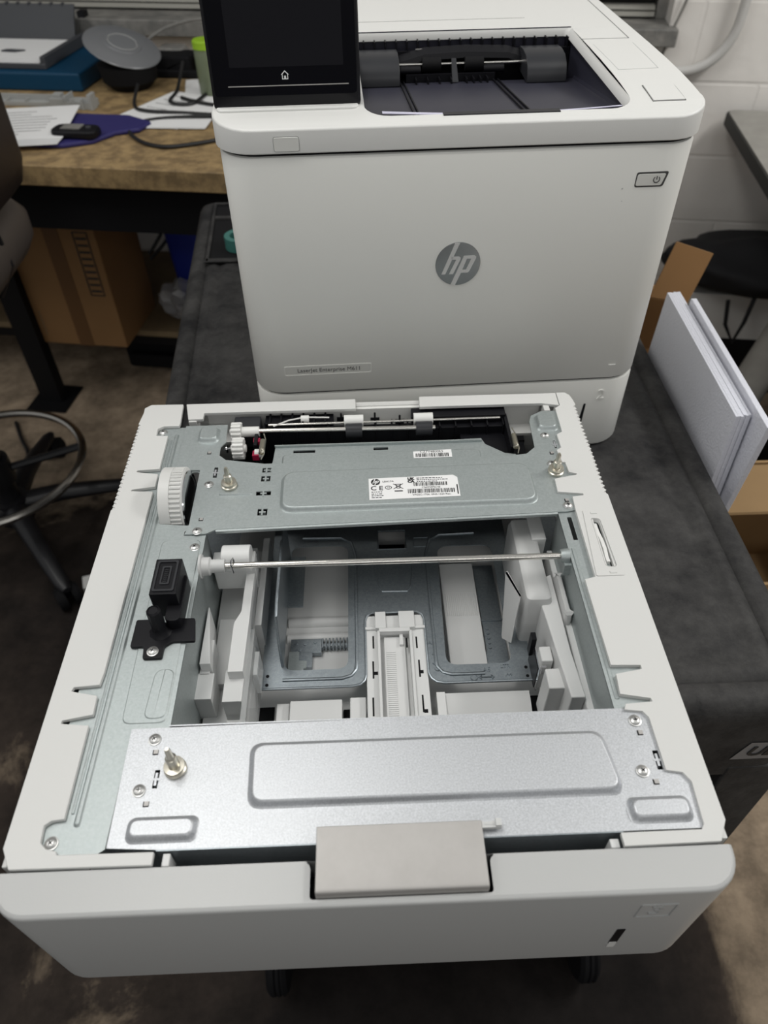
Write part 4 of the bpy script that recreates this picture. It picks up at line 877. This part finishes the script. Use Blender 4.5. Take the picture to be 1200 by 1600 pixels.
# touch screen, leaning back
sc = Matrix.Translation((-.1520, .0365, .3760)) @ Matrix.Rotation(math.radians(-6), 4, 'X')
mb = MB(); mb.M = sc; W2 = .0640
mb.loft([[(x*1.0, y, z) for x, z in rrect(-W2+i, W2-i, -.003+i, .118-i, .005, 4)] for i, y in ((.003, .022), (0, .018), (0, .004), (.0010, .0012), (.0025, 0))])
cp = obj('touch_screen', mb, mat('screen_housing', (.008, .008, .010), .4, spec=.25), pr_); lab(cp, 'black touch screen panel')
mb = MB(); mb.M = sc @ Matrix.Rotation(PI/2, 4, 'X'); mb.prism(rrect(-W2+.003, W2-.003, .0085, .1150, .003, 3), 0, .0008); gl = obj('screen_glass', mb, 'glass', cp, bevel=.0004)
mb = MB(); mb.M = sc @ Matrix.Rotation(PI/2, 4, 'X'); mb.prism(rrect(-W2+.0180, W2-.0140, .0300, .1020, .0006, 2), .0008, .0009); obj('display', mb, 'display', gl)
mb = MB(); mb.M = sc @ Matrix.Rotation(PI/2, 4, 'X')
mb.prism([(-.0026, .0205), (.0026, .0205), (.0026, .0240), (.0034, .0240), (0, .0272), (-.0034, .0240), (-.0026, .0240)], .0008, .0010, holes=[[(-.0020, .0211), (-.0008, .0211), (-.0008, .0232), (.0008, .0232), (.0008, .0211), (.0020, .0211), (.0020, .0243), (0, .0262), (-.0020, .0243)]])
obj('home_icon', mb, 'paper', gl)
mb = MB(); mb.M = sc @ Matrix.Rotation(PI/2, 4, 'X'); mb.prism(rrect(-W2+.0150, W2-.0100, .0156, .0164, .0001, 1), .0008, .0012); obj('groove_highlight', mb, 'silver', gl)  # silver strip stands in for the highlight along the groove
mb = MB(); mb.prism(rrect(-.2140, -.0900, .030, .075, .006, 4), .364, .3765); mb.prism(rrect(-.200, -.105, .045, .085, .006, 4), .372, .44); obj('screen_base', mb, 'lid', pr_, bevel=.002)
# sheets lying in the output bin
def sheet(pts, z_of, th=.0004):
    mb = MB(); vs_ = [(x, y, z) for x, y, z in pts]; return mb
for (x0, x1, y0, y1, dz, lb_) in ((-.070, .142, .0240, .0330, .0088, 'upper of the two loose paper strips at the front of the black output bin'), (-.080, .145, .0205, .0270, .0068, 'lower of the two loose paper strips at the front of the black output bin')):
    mb = MB(); rows = []
    for i in range(13):
        x = x0+(x1-x0)*i/12; bow = (.0035 if dz > .005 else -.0008)*math.sin(PI*i/12)
        z_ = binz(y0)+dz-bow; yy = y1 - (.004*i/12)
        rows.append([(x, y0, z_), (x, yy, z_-.001), (x, yy, z_-.0014), (x, y0, z_-.0004)])
    mb.loft(rows); solo('paper_strip', mb, 'lavpaper', lb_, 'paper', (.1005, .5005, PZ), .0333, 'paper strips in the output bin')

# ================================================================== TEAL TAPE in the cart's tray
mb = MB(); mb.lathe((0, 0, 0), [(.016, 0), (.026, 0), (.026, .022), (.016, .022), (.016, 0)], 28); solo('tape_roll', mb, 'teal', 'roll of teal tape lying in the tray at the far end of the black cart', 'tape', (-.203, 1.066, -.1332), bevel=.001)

# ================================================================== FOAM PANELS and CARTON at the cart's right side
def slab(pts_top, thick_dir, z0, z1, lean): pass
A_ = math.atan2(.382-.609, .366-.375)
def foam(label, x0, y0, x1, y1, ztop_, th, zbot=-.55, lean=.10):
    mb = MB(); d_ = Vector((x1-x0, y1-y0, 0)); n_ = Vector((-d_.y, d_.x, 0)).normalized()*(-1)
    if n_.x < 0: n_ = -n_
    t = Vector((x0, y0, ztop_)); tv = [t, t+d_, t+d_+n_*th, t+n_*th]
    lo_ = Vector((lean*n_.x, lean*n_.y, zbot-ztop_))
    c_ = t+lo_+d_*.5; mb.loft([[p+lo_-c_ for p in tv], [p-c_ for p in tv]])
    return solo('foam_panel', mb, 'foam', label, 'foam panel', c_, 0, 'white foam panels beside the cart', bevel=.002)
OFF = Vector((0, 0, 0))
mb = MB()
for i in range(6):
    x0 = .4195+i*.0030; s_ = random.uniform(-.0015, .0015)
    mb.loft([[(x, y, z) for y, z in ((.467+s_, -.064+s_*.4), (.725+s_, -.053), (.760+s_, -.60), (.445+s_, -.60))] for x in (x0, x0+.0028)])
mb.v = [p-Vector((.43, .6, -.60)) for p in mb.v]
solo('foam_panel', mb, 'foam', 'thick stack of white foam sheets standing against the right edge of the black cart', 'foam panel', (.43, .6, -.60), 0, 'white foam panels beside the cart')
mb = MB(); mb.loft([[(x, y, z) for y, z in ((.436, -.057), (.695, -.046), (.740, -.60), (.480, -.60))] for x in (.4400, .4475)])
mb.v = [p-Vector((.444, .6, -.60)) for p in mb.v]
solo('foam_panel', mb, 'foam', 'single thin white foam board behind the foam stack, reaching furthest towards the camera', 'foam panel', (.444, .6, -.60), 0, 'white foam panels beside the cart', bevel=.001)
# carton that holds them up
ca = thing('cardboard_carton', 'large open brown carton on the floor to the right of the black cart', 'carton', (.645, .55, -ZF)); OFF = Vector((.645, .55, -ZF))
mb = MB(); mb.box(.455, .46, .46, .72, -ZF, -.36); mb.box(.83, .835, .46, .72, -ZF, -.36); mb.box(.455, .835, .46, .465, -ZF, -.36); mb.box(.455, .835, .715, .72, -ZF, -.36); mb.box(.455, .835, .46, .72, -ZF, -ZF+.005); mb.box(.46, .83, .465, .715, -.60, -.59)
obj('carton_wall', mb, 'card2', ca)
def flap(a, b, c, d, th=.004):
    mb = MB(); P = [Vector(p) for p in (a, b, c, d)]; n_ = (P[1]-P[0]).cross(P[2]-P[0]).normalized()*th; mb.loft([P, [p+n_ for p in P]]); return mb
obj('flap', flap((.48, .712, -.362), (.82, .712, -.362), (.82, .54, -.295), (.50, .54, -.295)), 'card2', ca)
OFF = Vector((0, 0, 0))
ca = thing('kraft_box', 'flat brown box with a raised flap behind the white foam sheets', 'carton', (.60, 1.16, -ZF)); OFF = Vector((.60, 1.16, -ZF))
mb = MB(); mb.box(.480, .640, 1.04, 1.30, -ZF, -.34); obj('box_body', mb, 'card', ca, bevel=.002)
obj('flap', flap((.498, .960, -.190), (.560, .945, -.195), (.585, .960, -.115), (.525, .975, -.100)), 'card', ca)
obj('flap', flap((.490, 1.04, -.342), (.560, 1.04, -.342), (.560, .945, -.195), (.498, .960, -.190)), 'card', ca)
OFF = Vector((0, 0, 0))

def rthing(name, label, cat, u, v, z, group=None, rz=0):
    p = room(u, v, z); return thing(name, label, cat, p, RA+rz, group)
def rsolo(name, mb, m, label, cat, u, v, z, group=None, rz=0, **kw):
    return solo(name, mb, m, label, cat, room(u, v, z), RA+rz, group, **kw)

# ================================================================== WORKBENCH
BT = -.15
be = rthing('workbench', 'wooden topped workbench along the back wall under the window', 'workbench', -1.1, 1.85, -ZF)
def bz(z): return z+ZF
bx = lambda mb, u0, u1, v0, v1, z0, z1: mb.box(u0+1.1, u1+1.1, v0-1.85, v1-1.85, z0+ZF, z1+ZF)
mb = MB(); bx(mb, -2.6, .26, 1.39, 2.295, BT-.045, BT); obj('bench_top', mb, 'osb', be, bevel=.003)
mb = MB(); bx(mb, -2.6, .26, 1.43, 1.47, BT-.16, BT-.045); bx(mb, -2.6, .26, 2.23, 2.27, BT-.12, BT-.045); obj('rail', mb, 'bmetal', be)
for u in (-2.4, -1.300, .18):
    mb = MB(); bx(mb, u-.030, u+.040, 1.62, 1.66, -ZF, BT-.045); bx(mb, u-.06, u+.07, 1.57, 1.71, -ZF, -ZF+.006); obj('leg', mb, 'bmetal', be)
    mb = MB(); bx(mb, u-.035, u+.035, 2.20, 2.27, -ZF, BT-.045); obj('leg', mb, 'bmetal', be)
mb = MB(); bx(mb, -2.5, .24, 1.75, 2.28, -.800, -.780); obj('lower_shelf', mb, 'wood2', be, bevel=.002)
mb = MB(); bx(mb, -2.5, .24, 1.76, 1.80, -.835, -.800); obj('shelf_rail', mb, 'bmetal', be)
# things on the bench -------------------------------------------------
# blue case with a grey paper tray on it
mb = MB(); mb.box(-.42, 0, 0, .37, 0, .045); rsolo('flat_case', mb, 'navy', 'flat blue case lying on the bench under the grey paper tray', 'case', -1.050, 1.905, BT, bevel=.006)
pt = rthing('paper_tray', 'grey plastic paper tray with ribbed back standing on the blue case', 'paper tray', -1.30, 2.06, BT+.045)
mb = MB(); mb.box(-.22, .145, -.125, .10, 0, .006); mb.box(.135, .150, -.125, .14, 0, .030); mb.box(-.22, .15, -.130, -.122, 0, .014); obj('tray_body', mb, 'grey', pt, bevel=.004)
mb = MB(); mb.loft([[(x, y, z) for x in (-.22, .13)][:2]+[(x, y+.006, z) for x in (.13, -.22)] for y, z in ((.10, .004), (.155, .095))])
for i in range(9): x = -.18+i*.034; mb.box(x, x+.006, .152, .164, .080, .098)
obj('ribbed_back', mb, 'grey', pt)
mb = MB(); mb.box(.150, .170, .120, .150, .07, .085); obj('peg', mb, 'black', pt)
mb = MB()
for i in range(4): a = i*.4; mb.box(-.20+i*.003, .125+i*.002, -.118+i*.002, .095, .0065+i*.0035, .0098+i*.0035)
rsolo('paper_stack', mb, 'paper', 'stack of white paper lying in the grey paper tray', 'paper', -1.30, 2.06, BT+.045)
mb = MB(); mb.prism([(-.03, -.006), (.012, -.010), (.035, .006), (-.02, .010)], 0, .004); rsolo('metal_shim', mb, 'grey', 'small grey metal plate lying on the paper in the tray', 'metal plate', -1.285, 2.02, BT+.045+.0204)
# round dish with a clear cover, tilted
ds = rthing('round_container', 'round black container with a clear domed lid tilted on the bench', 'container', -.935, 1.965, BT)
mb = MB(); mb.lathe((0, 0, 0), [(.050, 0), (.072, .02), (.078, .060), (.06, .062)], 36); obj('bowl', mb, 'mblack', ds)
mb = MB(); mb.M = Matrix.Translation((-.008, .01, .092)) @ Matrix.Rotation(math.radians(20), 4, 'Y') @ Matrix.Rotation(math.radians(8), 4, 'X') @ Matrix.Scale(.82, 4)
mb.lathe((0, 0, 0), [(.02, -.012), (.100, -.006), (.118, -.002), (.121, .001), (.118, .004), (.105, .006), (.085, .012), (.06, .0135), (.058, .016), (.03, .018), (.001, .018)], 48); lab(obj('lid', mb, mat('smoked_lid', (.17, .175, .185), .3), ds), 'greyish clear lid')
mb = MB(); mb.M = Matrix.Translation((-.008, .01, .092)) @ Matrix.Rotation(math.radians(20), 4, 'Y') @ Matrix.Rotation(math.radians(8), 4, 'X') @ Matrix.Scale(.82, 4)
for r_ in (.045, .075, .095): mb.tube([(r_*math.cos(2*PI*i/24)*(1+.06*math.sin(i*2.3)), r_*math.sin(2*PI*i/24), .0185-(r_-.04)*.22) for i in range(24)], .0014, 5, True)
obj('lid_crinkle', mb, 'lgrey', ds)
# white plastic trims
tr_ = rthing('plastic_trim', 'broken pale grey plastic trim pieces lying before the blue case', 'plastic part', -1.05, 1.79, BT)
mb = MB(); mb.box(-.34, -.03, -.010, .010, 0, .010); mb.box(-.34, -.03, .008, .011, 0, .024); mb.prism([(-.34, .010), (-.24, .045), (-.17, .012), (-.17, .008), (-.34, .008)], .010, .016)
for i in range(5): mb.box(-.30+i*.05, -.297+i*.05, -.010, .010, .010, .016)
obj('long_trim', mb, 'lgrey', tr_, bevel=.001)
mb = MB(); mb.box(-.03, .01, -.018, .018, 0, .022); mb.box(-.022, .0, -.012, .012, .022, .030); mb.box(.015, .085, -.026, .022, 0, .016); mb.box(.015, .020, -.026, .022, .016, .030); mb.box(.080, .090, -.030, .000, 0, .036); mb.box(.035, .042, -.030, -.022, 0, .026); mb.box(.06, .066, -.030, -.022, 0, .026); obj('end_trim', mb, 'lgrey', tr_, bevel=.001)
# mouse pad + device
mb = MB(); mb.prism([(-.16, -.16), (-.02, -.165), (.04, -.13), (.07, -.07), (.12, -.045), (.13, .01), (.06, .05), (-.16, .05)], 0, .012)
rsolo('mouse_pad', mb, 'purple', 'dark purple gel mouse pad lying at the front of the bench', 'mouse pad', -.900, 1.655, BT, bevel=.006)
mo = rthing('small_meter', 'small black device with a beige screen lying on the purple mouse pad', 'device', -.905, 1.545, BT+.012)
mb = MB(); mb.prism(rrect(-.055, .055, -.028, .028, .02, 6), 0, .018); obj('body', mb, 'black', mo, bevel=.006)
mb = MB(); mb.box(-.03, .015, -.014, .018, .018, .020); obj('display', mb, 'sill', mo)
mb = MB(); mb.cyl((.032, 0, .017), (.032, 0, .021), .006); obj('button', mb, 'grey', mo)
# loose papers
def papers(u, v, wd, dp, rz, z, label, n=1, name='paper_sheet', group='loose papers on the bench'):
    mb = MB()
    for i in range(n): mb.box(-wd/2+i*.003, wd/2+i*.002, -dp/2+i*.004, dp/2, i*.0012, i*.0012+.0006)
    # a few faint printed lines
    return rsolo(name, mb, 'paper', label, 'paper', u, v, z, group, rz)
def printed(o, wd, dp, n, top):
    mb = MB(); global OFF; OFF = Vector((0, 0, 0))
    for i in range(n):
        y = dp*.35-i*dp*.7/n; x0 = -wd*.38; mb.box(x0, x0+wd*random.uniform(.3, .75), y-.0012, y+.0012, top, top+.0003)
    obj('printed_lines', mb, 'pink', o)
o = papers(-1.055, 1.585, .20, .26, .25, BT, 'pile of printed forms at the bench left, overlapping the purple mouse pad', 6); o.location.z += .013; printed(o, .2, .26, 9, .0067)
o = papers(-.755, 1.790, .20, .24, -.35, BT, 'white sheet lying flat beside the round container', 2); printed(o, .2, .24, 5, .0019)
o = papers(-.730, 1.690, .19, .10, .06, BT+.003, 'white sheet nearest the front edge of the bench, under a cable', 2)
o = papers(-.700, 1.960, .16, .22, .3, BT, 'white sheet lying furthest back near the black adapter', 1)
# cables and adapters
def cable(name, pts, r, m, label, cat='cable', z=BT, group=None):
    P = [room(a, b, z+c_) for a, b, c_ in pts]; c0 = P[0].copy(); out = []
    for i in range(len(P)-1):
        p0, p1, p2, p3 = P[max(i-1, 0)], P[i], P[i+1], P[min(i+2, len(P)-1)]
        for k in range(8):
            t = k/8; out.append(.5*((2*p1)+(-p0+p2)*t+(2*p0-5*p1+4*p2-p3)*t*t+(-p0+3*p1-3*p2+p3)*t**3)-c0)
    out.append(P[-1]-c0); mb = MB(); mb.tube(out, r, 7); return solo(name, mb, m, label, cat, c0, 0, group)
cable('power_cable', [(-.88, 1.88, .03), (-.865, 1.80, .006), (-.82, 1.755, .006), (-.70, 1.745, .006), (-.60, 1.735, .006), (-.62, 1.72, .010), (-.76, 1.70, .006), (-.815, 1.64, .006), (-.77, 1.56, .005), (-.69, 1.515, .005), (-.60, 1.555, .005), (-.52, 1.62, .005)], .0045, 'cord', 'black cable looping over the front edge of the bench')
cable('power_cable', [(-.80, 2.02, .05), (-.795, 1.93, .006), (-.78, 1.83, .006), (-.72, 1.82, .006), (-.70, 1.93, .006), (-.64, 2.02, .006), (-.55, 2.10, .01)], .0045, 'cord', 'black cable curling over the papers beside the adapter')
cable('power_cable', [(-.96, 2.10, .06), (-.88, 2.17, .10), (-.76, 2.20, .11), (-.66, 2.12, .05), (-.60, 2.08, .02)], .004, 'sill', 'thin grey cable arching behind the adapters')
cable('power_cable', [(-.76, 1.86, .008), (-.70, 1.83, .006), (-.62, 1.80, .006), (-.54, 1.74, .006)], .0045, 'cord', 'short black cable with a plug lying on the white papers')
ad = rthing('power_adapter', 'black power adapter heaped with leads against the wall', 'adapter', -.80, 2.11, BT)
mb = MB(); mb.box(-.12, .0, -.04, .04, 0, .05); mb.box(.02, .09, -.03, .03, .02, .055); mb.box(-.12, .16, -.06, -.04, 0, .02); obj('adapter_body', mb, 'mblack', ad, bevel=.006)
mb = MB(); mb.box(.05, .11, -.025, .025, .056, .066); obj('adapter_label', mb, 'lgrey', ad)
mb = MB(); mb.loft([[(-.17, -.02, z), (-.11, -.02, z), (-.11, .02, z), (-.17, .02, z)] for z in (.0, .04)]); mb.cyl((-.14, 0, .03), (-.20, .02, .09), .016, n=14); obj('plug', mb, 'cblack', ad)
mb = MB(); mb.loft([[(x*s_, y*s_, z) for x, y in rrect(-.10, .04, -.05, .05, .03, 4)] for z, s_ in ((0, 1), (.03, .9), (.055, .5))]); rsolo('grey_pouch', mb, 'sill', 'crumpled grey pouch under the adapters against the wall', 'pouch', -.86, 2.16, BT)
cn_ = rthing('spray_can', 'clear green bottle with a lime cap beside the touch screen', 'bottle', -.700, 1.93, BT)
mb = MB(); mb.lathe((0, 0, 0), [(.001, 0), (.028, 0), (.030, .003), (.030, .10), (.027, .108)], 24); obj('bottle_body', mb, mat('tinted_bottle', (.16, .19, .12), .25), cn_)
mb = MB(); mb.lathe((0, 0, .106), [(.001, 0), (.031, 0), (.031, .016), (.028, .019), (.001, .019)], 24); obj('cap', mb, 'lime', cn_)

# ================================================================== UNDER THE BENCH
cb_ = rthing('shipping_box', 'brown taped cardboard box on the lower shelf of the bench', 'box', -1.10, 1.85, -.78)
mb = MB(); mb.box(-.165, .105, -.20, .05, 0, .385); obj('box_body', mb, 'card', cb_, bevel=.003)
mb = MB(); mb.box(-.045, .000, -.2012, -.1995, .0, .385); mb.box(-.045, .000, -.20, .05, .3845, .3862); obj('packing_tape', mb, 'tape', cb_)
mb = MB(); z0 = .17
for (a, b, c_, d_) in ((.040, .043, z0, .36), (.080, .083, z0, .36), (.040, .083, z0, z0+.003), (.040, .083, .357, .36)): mb.box(a, b, -.2012, -.2, c_, d_)
for i in range(9): mb.box(.046, .077, -.2012, -.2, z0+.012+i*.0195, z0+.018+i*.0195)
obj('printed_panel', mb, 'ink', cb_)
mb = MB()
for i in range(7): mb.box(-.145, -.141, -.2012, -.2, .03+i*.012, .037+i*.012)
obj('printed_line', mb, 'wood2', cb_)
mb = MB(); mb.loft([[(x*s_, y*s_, z) for x, y in rrect(-.11, .11, -.15, .15, .02, 3)] for z, s_ in ((0, .88), (.27, 1.0), (.275, 1.03), (.285, 1.03))], cap1=False); mb.loft([[(x*s_, y*s_, z) for x, y in rrect(-.105, .105, -.145, .145, .02, 3)] for z, s_ in ((.285, 1.0), (.02, .86))], cap0=False)
rsolo('storage_bin', mb, 'blue', 'blue plastic bin standing on the lower shelf of the bench', 'bin', -.800, 2.03, -.78)
mb = MB(); mb.box(-.11, .11, -.15, .15, 0, .10); rsolo('black_box', mb, 'mblack', 'black box standing on top of the blue bin', 'box', -.800, 2.03, -.78+.290, bevel=.004)
rng = random.Random(3)
bm_ = bmesh.new(); bmesh.ops.create_icosphere(bm_, subdivisions=3, radius=.075)
mb = MB(); mb.add([tuple(Vector((v_.co.x*1.2, v_.co.y, v_.co.z*.75+.05))*(1+rng.uniform(-.16, .16))) for v_ in bm_.verts], [tuple(v_.index for v_ in f.verts) for f in bm_.faces]); bm_.free()
rsolo('plastic_bag', mb, 'bagp', 'crumpled clear plastic bag lying on the shelf by the blue bin', 'bag', -.86, 1.86, -.775, ang=10)
cable('hanging_cable', [(-1.02, 2.285, -.05), (-1.03, 2.285, -.25), (-1.00, 2.25, -.40), (-1.06, 2.22, -.52), (-1.12, 2.20, -.60)], .006, 'cord', 'black cable hanging down the wall under the bench, left of the pair', group='cables hanging under the bench')
cable('hanging_cable', [(-.97, 2.285, -.05), (-.955, 2.285, -.25), (-.965, 2.25, -.42), (-1.05, 2.22, -.55), (-1.12, 2.20, -.62)], .006, 'cord', 'black cable hanging down the wall under the bench, right of the pair', group='cables hanging under the bench')
mb = MB(); mb.box(-.09, .09, -.08, .08, 0, .14); rsolo('small_carton', mb, 'card2', 'small brown box on the floor under the bench shelf', 'box', -.77, 1.92, -ZF, rz=.2, bevel=.002)
mb = MB(); mb.box(-.03, .05, -.06, .06, 0, .15); rsolo('aqua_box', mb, 'cyan', 'pale aqua box on the floor under the bench shelf', 'box', -.60, 1.90, -ZF, rz=-.2, bevel=.002)
mb = MB(); mb.box(-.12, .12, -.10, .10, 0, .10); mb.box(-.10, .06, -.13, -.10, .02, .07); rsolo('black_equipment', mb, 'mblack', 'black equipment lying on the floor under the bench', 'equipment', -1.00, 1.95, -ZF, bevel=.01)
cable('floor_cable', [(-1.36, 1.50, .0), (-1.30, 1.42, .005), (-1.24, 1.34, .005), (-1.23, 1.22, .005), (-1.30, 1.10, .005)], .006, 'cord', 'black cable lying on the floor at the left edge', z=-ZF+.006)
cable('yellow_cable', [(-1.70, 1.98, .0), (-1.50, 1.95, .0), (-1.36, 1.96, .0), (-1.24, 2.05, .0)], .007, 'yellow', 'yellow cable running behind the brown taped box', z=-.768)
pb_ = rsolo('power_strip', MB().box(-.14, .10, -.03, .03, 0, .035), 'lgrey', 'pale power strip on the shelf left of the brown taped box', 'power strip', -1.50, 2.06, -.78, bevel=.004)

# ================================================================== OFFICE CHAIR
ch = thing('drafting_chair', 'dark brown upholstered drafting chair with a metal foot ring at the left edge', 'chair', (-.925, 1.225, -ZF)); OFF = Vector((-.925, 1.225, -ZF))
CX, CY = -.925, 1.225
mb = MB(); mb.cyl((CX, CY, -.90), (CX, CY, -.70), .030); mb.cyl((CX, CY, -.70), (CX, CY, -.31), .018); mb.cyl((CX, CY, -.93), (CX, CY, -.86), .045); obj('gas_column', mb, 'cblack', ch)
ends = []
for k in range(5):
    a = math.radians(-53+72*k); ex, ey = CX+.315*math.cos(a), CY+.315*math.sin(a); ends.append((ex, ey))
    d_ = Vector((math.cos(a), math.sin(a), 0)); n_ = Vector((-d_.y, d_.x, 0))
    mb = MB(); rings = []
    for t, wd, z, hh in ((.03, .030, -.885, .026), (.12, .026, -.885, .022), (.22, .022, -.90, .018), (.31, .018, -.918, .014), (.335, .010, -.922, .008)):
        c_ = Vector((CX, CY, z))+d_*t; rings.append([c_+n_*(wd*math.cos(b))+Vector((0, 0, hh*math.sin(b))) for b in [2*PI*i/12 for i in range(12)]])
    mb.loft(rings); lg = obj('leg', mb, 'cblack', ch)
    mb = MB()
    for s_ in (-1, 1):
        c_ = Vector((ex, ey, -ZF+.027)); a_ = c_+n_*(s_*.008); mb.cyl(a_, a_+n_*(s_*.020), .027, n=20); mb.cyl(a_-Vector((0, 0, -.004)), a_+n_*(s_*.014)+Vector((0, 0, .004)), .031, n=20)
    mb.cyl((ex, ey, -ZF+.03), (ex, ey, -.915), .008); obj('caster', mb, 'mblack', lg)
mb = MB(); mb.tube([(CX+.215*math.cos(2*PI*i/64), CY+.215*math.sin(2*PI*i/64), -.755) for i in range(64)], .0105, 10, True); obj('foot_ring', mb, 'ring', ch)
mb = MB(); mb.cyl((CX, CY, -.80), (CX, CY, -.735), .042)
for k in range(4):
    a = math.radians(20+90*k); mb.tube([(CX+.03*math.cos(a), CY+.03*math.sin(a), -.77), (CX+.215*math.cos(a), CY+.215*math.sin(a), -.757)], .010, 8)
obj('ring_spider', mb, 'cblack', ch)
def puff(x0, x1, y0, y1, zs, r):
    mb = MB(); mb.loft([[(x, y, z) for x, y in rrect(x0+i, x1-i, y0+i, y1-i, max(r-i, .01), 7)] for z, i in zs]); return mb
mb = puff(CX-.26, CX+.245, CY-.25, CY+.22, ((-.275, .05), (-.260, .018), (-.23, 0), (-.19, 0), (-.165, .02), (-.15, .07)), .11); obj('seat', mb, 'taupe', ch, ang=60)
mb = MB(); mb.cyl((CX, CY, -.31), (CX, CY, -.275), .10); mb.box(CX+.10, CX+.18, CY-.02, CY+.02, -.295, -.280); obj('seat_mechanism', mb, 'cblack', ch)
# back rest standing at the camera side of the seat
rings = []
for z, i in ((-.165, .05), (-.150, .018), (-.11, .0), (.0, .0), (.12, .004), (.24, .012), (.30, .03), (.315, .06)):
    rings.append([(CX+x, CY-.02+y, z+.03) for x, y in rrect(.175+i*.5-max(z, 0)*.15, .270-i*.5-max(z, 0)*.25, -.22+i, .20-i, .045-i*.3, 6)])
mb = MB(); mb.loft(rings); obj('back_rest', mb, 'leather', ch, ang=60)
mb = MB(); mb.tube([(CX+.05, CY-.01, -.28), (CX+.20, CY-.01, -.285), (CX+.235, CY-.01, -.23), (CX+.225, CY-.01, -.10)], .012, 8); obj('back_bracket', mb, 'cblack', ch)
OFF = Vector((0, 0, 0))
mb = MB(); mb.box(-.02, .02, -.02, .02, 0, .035); solo('small_white_box', mb, 'white', 'small white block on the floor just left of the paper feeder', 'block', (-.690, 1.015, -ZF), .3, bevel=.002)

# ================================================================== WALL CONDUIT, WIRE, DESK, THINGS ON THE RIGHT
P = []
for i in range(15):
    a = PI/2*i/14; P.append(room(.565+.125*math.sin(a), 2.268, -.025-.130*math.cos(a)))
P = [room(.30, 2.268, -.155)]+P+[room(.700, 2.268, .20), room(.71, 2.268, .8), room(.71, 2.268, 1.6)]
c0 = P[0].copy(); mb = MB(); mb.tube([p-c0 for p in P], .0135, 12); o = solo('wall_conduit', mb, 'pipe', 'white painted conduit curving down the wall to the right of the window', 'conduit', c0, ang=60)
OFF = Vector((0, 0, 0))
cable('wall_wire', [(.55, 2.285, .75), (.555, 2.285, .35), (.545, 2.285, .18), (.520, 2.285, .08), (.500, 2.285, -.02)], .004, 'sill', 'thin grey wire hanging on the wall beside the window')
de = rthing('side_desk', 'grey topped desk with dark edge against the wall at the right', 'desk', .72, 1.7, -ZF)
mb = MB(); mb.prism(rrect(0, 1.3, -.62, .575, (.03, .03, .03, .03), 4), ZF-.285, ZF-.252); obj('desk_edge', mb, 'deske', de, bevel=.003)
mb = MB(); mb.prism(rrect(.006, 1.294, -.614, .569, (.028,)*4, 4), ZF-.2525, ZF-.250); obj('desk_top', mb, 'desk', de)
for (x, y) in ((.45, .50), (.45, -.55), (1.2, .5), (1.2, -.55)):
    mb = MB(); mb.box(x-.02, x+.02, y-.02, y+.02, 0, ZF-.285); obj('leg', mb, 'bmetal', de)
# black cloth bag on a white carton under the desk
wb = rthing('white_carton', 'white carton standing against the wall below the black bag', 'box', .86, 2.06, -ZF)
mb = MB(); mb.box(-.20, .30, -.12, .14, 0, .335); obj('box_body', mb, 'white', wb, bevel=.002)
mb = MB(); mb.box(-.201, .301, -.122, -.1195, 0, .19); lab(obj('dark_panel', mb, 'mblack', wb), 'black lower half')
rng = random.Random(5); bm_ = bmesh.new(); bmesh.ops.create_icosphere(bm_, subdivisions=4, radius=1)
from mathutils import noise as mn
mb = MB(); mb.add([tuple(Vector((v_.co.x*.30, v_.co.y*.15, v_.co.z*.075+.07))*(1+.16*mn.noise(v_.co*2.2))) for v_ in bm_.verts], [tuple(v_.index for v_ in f.verts) for f in bm_.faces]); bm_.free()
bg_ = rthing('black_bag', 'slack black cloth bag slumped on the white carton under the desk', 'bag', .90, 2.00, -.655)
obj('bag_body', mb, 'cloth', bg_, ang=180)
mb = MB(); mb.tube([(-.13, -.13, .02), (-.12, -.145, -.05), (-.085, -.15, -.105), (-.07, -.145, -.04), (-.06, -.13, .03)], .006, 6); obj('strap', mb, 'cloth', bg_)
tw_ = rthing('computer_tower', 'black computer case standing on the floor under the desk', 'computer', 1.06, 1.36, -ZF)
mb = MB(); mb.box(-.16, .20, -.30, .22, 0, .30); obj('case', mb, 'mblack', tw_, bevel=.004)
mb = MB(); mb.box(-.12, .10, -.303, -.30, .05, .26); obj('front_panel', mb, 'black', tw_)
mb = MB(); d0, d1 = Vector((0, 0, 0)), Vector((.40, .62, .33)); mb.cyl(d0, d1, .048, .048, 28); rsolo('cardboard_tube', mb, 'desk', 'thick grey tube slanting up under the desk behind the large carton', 'tube', .55, 1.20, -ZF+.055)
